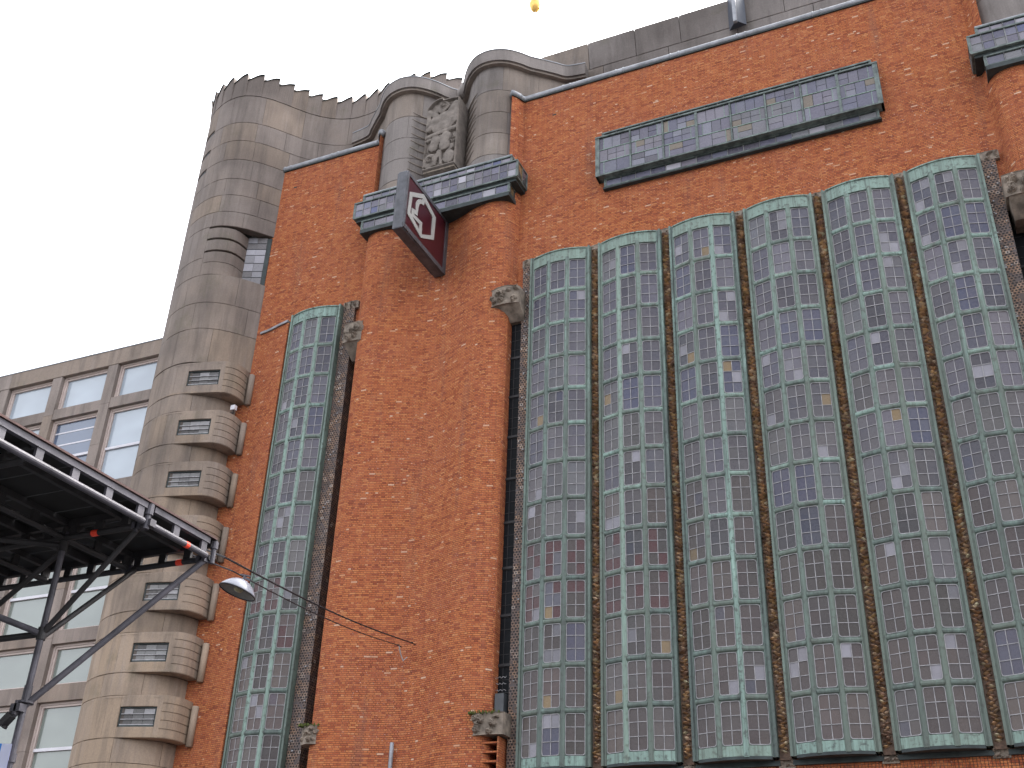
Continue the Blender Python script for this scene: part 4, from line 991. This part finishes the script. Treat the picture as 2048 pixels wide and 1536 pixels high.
for xs, dx in ((X1 + 0.012, 0.02), (X0 - 0.012, -0.02)):
    m = MB(); n = len(EM_OUT)
    a, b = m.add([W(xs, p, z) for p, z in EM_OUT]), m.add([W(xs, p, z) for p, z in EM_IN]); a2, b2 = m.add([W(xs + dx, p, z) for p, z in EM_OUT]), m.add([W(xs + dx, p, z) for p, z in EM_IN])
    for k in range(n):
        q = (k + 1) % n; m.face((a2[k], a2[q], b2[q], b2[k])); m.face((a[k], a[q], a2[q], a2[k])); m.face((b[q], b[k], b2[k], b2[q]))
    sp_(fix(m.build('emblem_hexagon', 'logo')))
    m = MB(); m.solid([W(xs, p, z) for p, z in EM_NECK], (dx * 0.95, 0, 0)); m.solid([W(xs, p, z) for p, z in EM_BODY], (dx * 0.9, 0, 0)); sp_(fix(m.build('emblem_arrow', 'logo')))

# ================================================================== things on the roof
fp = tag(empty('flagpole', W(-10.45, -1.0, 26.5)), 'thin white flagpole with gilded ornament rising above the wavy stone crown', 'flagpole')
m = MB(); m.tube([(0, 0, -0.3), (0, 0, 4.6)], 0.02, 8); sub(m.build('pole', 'white'), fp)
m = MB(); m.lathe([(0.0, 3.25), (0.06, 3.28), (0.14, 3.38), (0.19, 3.52), (0.20, 3.66), (0.13, 3.82), (0.16, 3.98), (0.05, 4.2), (0.0, 4.3)], 14); sub(m.build('gilded_finial', 'gold', smooth=True), fp)
m = MB(); m.tube([(0.14, 0, 3.42), (0.16, 0, 3.25), (0.13, 0, 3.12), (0.19, 0, 2.95)], [0.015, 0.02, 0.012, 0.02], 6); sub(m.build('streamer', 'gold'), fp)
rb = tag(empty('roof_unit', W(-4.07, -0.95, 26.4)), 'dark blue grey box unit with grey bracket arm on the setback attic wall', 'roof unit')
m = MB(); m.solid([(-0.27, 0.15, 0.10), (0.0, -0.25, 0.02), (0.24, 0.10, 0.10)], (0, 0, 1.3)); sub(fix(m.build('cabinet', 'box_blue')), rb)
m = MB(); m.beam((0.0, -0.26, 1.5), (0.0, -0.30, -0.10), 0.10, 0.10, (1, 0, 0)); sub(m.build('bracket_arm', 'lead'), rb)
m = MB(); m.beam((-0.1, -0.28, 1.5), (0.0, -0.32, 1.0), 0.04, 0.04); m.beam((0.1, -0.28, 1.5), (0.0, -0.32, 1.0), 0.04, 0.04); sub(m.build('clamp', 'steel'), rb)

# ================================================================== SCAFFOLD ROOF
sc = tag(empty('scaffold', (-6.48, -16.1, 0)), 'dark steel scaffold platform with diagonal braces in front of the stone tower', 'scaffold')
def scp(o, par=None):
    o.parent = par or sc
    if par is None: o.matrix_parent_inverse = Matrix.Translation((6.48, 16.1, 0))
    return o
def stube(a, b, r=0.0242, name='tube', mat='steel'): m = MB(); m.tube([a, b], r, 12); return scp(m.build(name, mat, smooth=False))
Z1 = 4.685; XE = -5.66; Y1, Y2 = -15.40, -16.13
YF = -26.0
def lat_y(x, y0, y1, mat='steel'):
    """lattice deck bearer running towards the viewer: bottom tube, top channel, web plates"""
    e = stube((x, y0, Z1), (x, y1, Z1), 0.0242, 'edge_tube', mat)
    m = MB(); m.box(x - 0.02, x + 0.02, -y0, -y1, Z1 + 0.098, Z1 + 0.143); scp(m.build('top_rail', mat))
    y = y0 - 0.02
    while y > y1:
        m = MB(); m.box(x - 0.012, x + 0.012, -y, -y + 0.065, Z1 + 0.022, Z1 + 0.10); w_ = scp(m.build('web_plate', mat)); y -= (0.50 if abs(y - (Y1 - 0.08)) < 0.03 and False else 0.333)
def lat_x(y, x0, x1, mat='steel_dark'):
    stube((x0, y, Z1), (x1, y, Z1), 0.0242, 'cross_tube', mat)
    m = MB(); m.box(x0, x1, -y - 0.018, -y + 0.018, Z1 + 0.09, Z1 + 0.143); scp(m.build('top_rail', mat))
    x = x1 - 0.22
    while x > x0:
        m = MB(); m.box(x - 0.05, x + 0.02, -y - 0.012, -y + 0.012, Z1 + 0.01, Z1 + 0.10); scp(m.build('web_plate', mat)); x -= 0.25
lat_y(XE, Y1 - 0.06, -16.12); lat_y(XE, -16.2, YF)
for x in (-6.48, -7.35, -8.3, -9.3): lat_y(x, Y1, YF, 'steel_dark')
lat_x(Y1, -12.0, XE); lat_x(Y2, -12.0, XE)
for y in (-17.3, -18.6, -20.2, -22.0): lat_x(y, -12.0, XE - 0.05)
# deck boards above
y = Y1 + 0.03; R = random.Random(3)
while y > YF:
    m = MB(); m.box(-12.0, XE + 0.02, -y + 0.004, -y + 0.30, Z1 + 0.146, Z1 + 0.160); scp(m.build('deck_board', 'deck')); y -= 0.305
m = MB(); m.box(XE + 0.02, XE + 0.035, -Y1, -YF, Z1 + 0.146, Z1 + 0.161); scp(m.build('deck_edge_strip', 'plank'))
# purlins under the deck
for x in (-5.95, -6.9, -7.8, -8.8): m = MB(); m.box(x - 0.02, x + 0.02, 15.45, 26, Z1 + 0.08, Z1 + 0.14); scp(m.build('purlin', 'steel_dark'))
# standards, braces
PX_, PY_ = -6.48, -16.12
st = stube((PX_, PY_, 0.0), (PX_, PY_, Z1 + 0.05), 0.0242, 'standard')
stube((PX_, Y1, Z1 - 0.02), (PX_, Y1, Z1 + 0.14), 0.03, 'standard_stub', 'steel_dark')
stube((XE, Y1 + 0.02, Z1 - 0.04), (XE, Y1 + 0.02, Z1 + 0.10), 0.022, 'spigot'); stube((XE, Y1 + 0.02, Z1 + 0.08), (XE, Y1 + 0.02, Z1 + 0.14), 0.030, 'spigot')
stube((XE, -16.16, Z1 - 0.05), (XE, -16.16, Z1 + 0.08), 0.024, 'spigot'); stube((XE, -16.16, Z1 + 0.06), (XE, -16.16, Z1 + 0.155), 0.034, 'spigot')
J = (PX_, PY_, 3.94)
stube(J, (XE - 0.09, Y2, Z1 - 0.01), 0.021, 'brace', 'steel_dark'); stube((PX_ + .01, PY_ + .01, 3.92), (-6.40, Y1, Z1), 0.021, 'brace', 'steel_dark')
stube((PX_ - 0.065, PY_ - 0.06, 3.31), (XE - 0.04, Y1 - 0.02, Z1 - 0.02), 0.0242, 'brace')
stube(J, (-12.0, PY_, 3.94), 0.0242, 'ledger', 'steel_dark'); stube(J, (-7.6, -17.3, 4.35), 0.0242, 'ledger'); stube((PX_, PY_, Z1 - .06), (-8.8, -17.5, 4.72), 0.022, 'ledger', 'steel_dark')
stube((-8.3, PY_, 3.3), (PX_, PY_, Z1 - 0.1), 0.021, 'brace', 'steel_dark'); stube((-8.3, PY_, 0), (-8.3, PY_, Z1), 0.0242, 'standard', 'steel_dark')
# couplers and collar rings
def ring(c, r, h, mat='steel'): m = MB(); m.tube([(c[0], c[1], c[2] - h / 2), (c[0], c[1], c[2] + h / 2)], r, 14); return scp(m.build('collar_ring', mat))
ring((PX_, PY_, 3.44), 0.062, 0.014); ring((PX_, PY_, 3.50), 0.03, 0.12); ring((PX_, PY_, 3.94), 0.034, 0.09, 'steel_dark'); ring((PX_, PY_, 3.06), 0.034, 0.06); ring((PX_, PY_, 4.62), 0.034, 0.08, 'steel_dark')
for q in ((PX_ - 0.01, PY_ - 0.04, 3.395), (XE - 0.06, Y1 - 0.02, Z1 - 0.01), (XE - 0.1, Y2, Z1), (XE, -16.14, Z1), (PX_, Y1, Z1)):
    m = MB(); m.beam((q[0] - 0.045, q[1], q[2]), (q[0] + 0.045, q[1], q[2]), 0.06, 0.055); m.beam((q[0], q[1] - 0.02, q[2] - 0.05), (q[0], q[1] - 0.02, q[2] + 0.05), 0.02, 0.02, (1, 0, 0)); scp(m.build('coupler', 'steel'))
m = MB(); m.beam((PX_ - 0.095, PY_ - 0.06, 3.285), (PX_ - 0.03, PY_ - 0.06, 3.345), 0.055, 0.05); m.beam((PX_ - 0.115, PY_ - 0.06, 3.285), (PX_ - 0.055, PY_ - 0.06, 3.255), 0.022, 0.02); scp(m.build('brace_end', 'steel_dark'))
for (a, b) in (((XE, -15.68, Z1), (XE, -15.72, Z1)), ((-6.20, Y2, Z1), (-6.14, Y2, Z1)), ((-5.99, Y1, Z1), (-5.93, Y1, Z1)), ((-6.90, -16.52, 4.08), (-6.93, -16.55, 4.09))):
    m = MB(); m.tube([a, b], 0.0256, 12); scp(m.build('red_tape', 'red'))

# banner at the lower left corner
bn = tag(empty('banner', (-6.79, -16.19, 2.92)), 'pale and blue fabric banner tied to the scaffold post at the bottom left corner', 'banner')
m = MB(); n = 10; top_, bot_ = [], []
for i in range(n + 1):
    t = i / n; x = 0.36 - 1.1 * t; top_.append((x, 0.02 * math.sin(t * 9), 0.22 + 0.10 * t)); bot_.append((x - 0.02, 0.03 * math.sin(t * 9 + 1), -1.2))
a, b = m.add(top_), m.add(bot_); a2, b2 = m.add([(q[0], q[1] + 0.004, q[2]) for q in top_]), m.add([(q[0], q[1] + 0.004, q[2]) for q in bot_])
for i in range(n): m.cur = 0 if i < 1 else 1; m.face((b[i], b[i + 1], a[i + 1], a[i])); m.face((b2[i + 1], b2[i], a2[i], a2[i + 1])); m.face((a[i], a[i + 1], a2[i + 1], a2[i]))
sub(m.build('fabric', ['banner', 'banner_blue']), bn)

# ================================================================== STREET LAMP ON CABLES
lamp = tag(empty('street_lamp', (-9.56, -10.18, 6.60)), 'white enamel dish street lamp hanging askew on cables in front of the narrow bay window', 'street lamp')
rot = Matrix.Translation((-9.56, -10.18, 6.60)) @ Matrix.Rotation(math.radians(15), 4, 'Y') @ Matrix.Rotation(math.radians(-9), 4, 'X'); lamp.matrix_world = rot @ Matrix.Scale(0.92, 4)
m = MB(); m.lathe([(0.03, 0.155), (0.06, 0.15), (0.11, 0.135), (0.17, 0.10), (0.23, 0.042), (0.275, -0.02), (0.285, -0.045), (0.28, -0.05), (0.268, -0.02), (0.22, 0.05)], 36); sub(m.build('shade', 'enamel', smooth=True), lamp)
m = MB(); m.lathe([(0.0, 0.03), (0.12, 0.03), (0.20, 0.012), (0.27, -0.035)], 32); sub(m.build('reflector', 'lampin', smooth=True), lamp)
m = MB(); m.lathe([(0.0, -0.045), (0.05, -0.035), (0.075, 0.0), (0.07, 0.03), (0.0, 0.035)], 18); sub(m.build('bulb', 'bulb', smooth=True), lamp)
m = MB(); m.lathe([(0.276, -0.055), (0.29, -0.052), (0.29, -0.04), (0.276, -0.04), (0.276, -0.055)], 32); sub(m.build('rim', 'cable'), lamp)
m = MB(); m.tube([(0, 0, 0.14), (0, 0, 0.24)], 0.02, 8); m.beam((-0.10, 0, 0.23), (0.10, 0, 0.23), 0.025, 0.02); m.beam((0.02, 0, 0.19), (0.14, 0.0, 0.17), 0.03, 0.03); sub(m.build('hanger', 'steel'), lamp)
def cable(A, Mid, Bp, r, label):
    m = MB(); pts = []
    A, Mid, Bp = Vector(A), Vector(Mid), Vector(Bp)
    for i in range(25):
        t = i / 24
        if t <= 0.5: q = A.lerp(Mid, t * 2); q.z -= 0.10 * math.sin(math.pi * t * 2)
        else: q = Mid.lerp(Bp, t * 2 - 1); q.z -= 0.05 * math.sin(math.pi * (t * 2 - 1))
        pts.append(tuple(q))
    m.tube(pts, r, 6); return tag(m.build('span_cable', 'cable'), label, 'cable', 'cables carrying the street lamp')
A1 = W(-12.36, 0.40, 8.90); A2 = W(-12.75, 0.33, 8.90)
cable(A1, (-9.70, -10.40, 7.00), (-19.2, -7.64, 11.67), 0.014, 'thicker upper black cable running from the wall eye over the street lamp')
cable(A2, (-9.62, -10.30, 6.83), (-19.0, -7.5, 11.3), 0.010, 'thinner lower black cable that holds the street lamp')
for (q, lb) in ((A1, 'small dark wall eye at the end of the upper lamp cable'), (A2, 'small dark wall hook at the end of the lower lamp cable')):
    m = MB(); m.tube([(q[0], q[1] + 0.15, q[2]), (q[0], q[1] - 0.03, q[2])], 0.012, 8); m.lathe([(0.03, -0.012), (0.04, 0), (0.03, 0.012), (0.02, 0), (0.03, -0.012)], 10, (q[0], q[1] - 0.03, q[2])); tag(m.build('wall_anchor', 'steel_dark'), lb, 'wall anchor')
m = MB(); m.tube([W(-12.72, 0.36, 8.88), W(-12.70, 0.30, 8.72), W(-12.66, 0.22, 8.56)], 0.012, 6); m.tube([W(-12.66, 0.22, 8.58), W(-12.58, 0.18, 8.66)], 0.008, 6); tag(m.build('cable_stay', 'came'), 'pale slanting stay below the lower cable hook on the brick pier', 'stay')
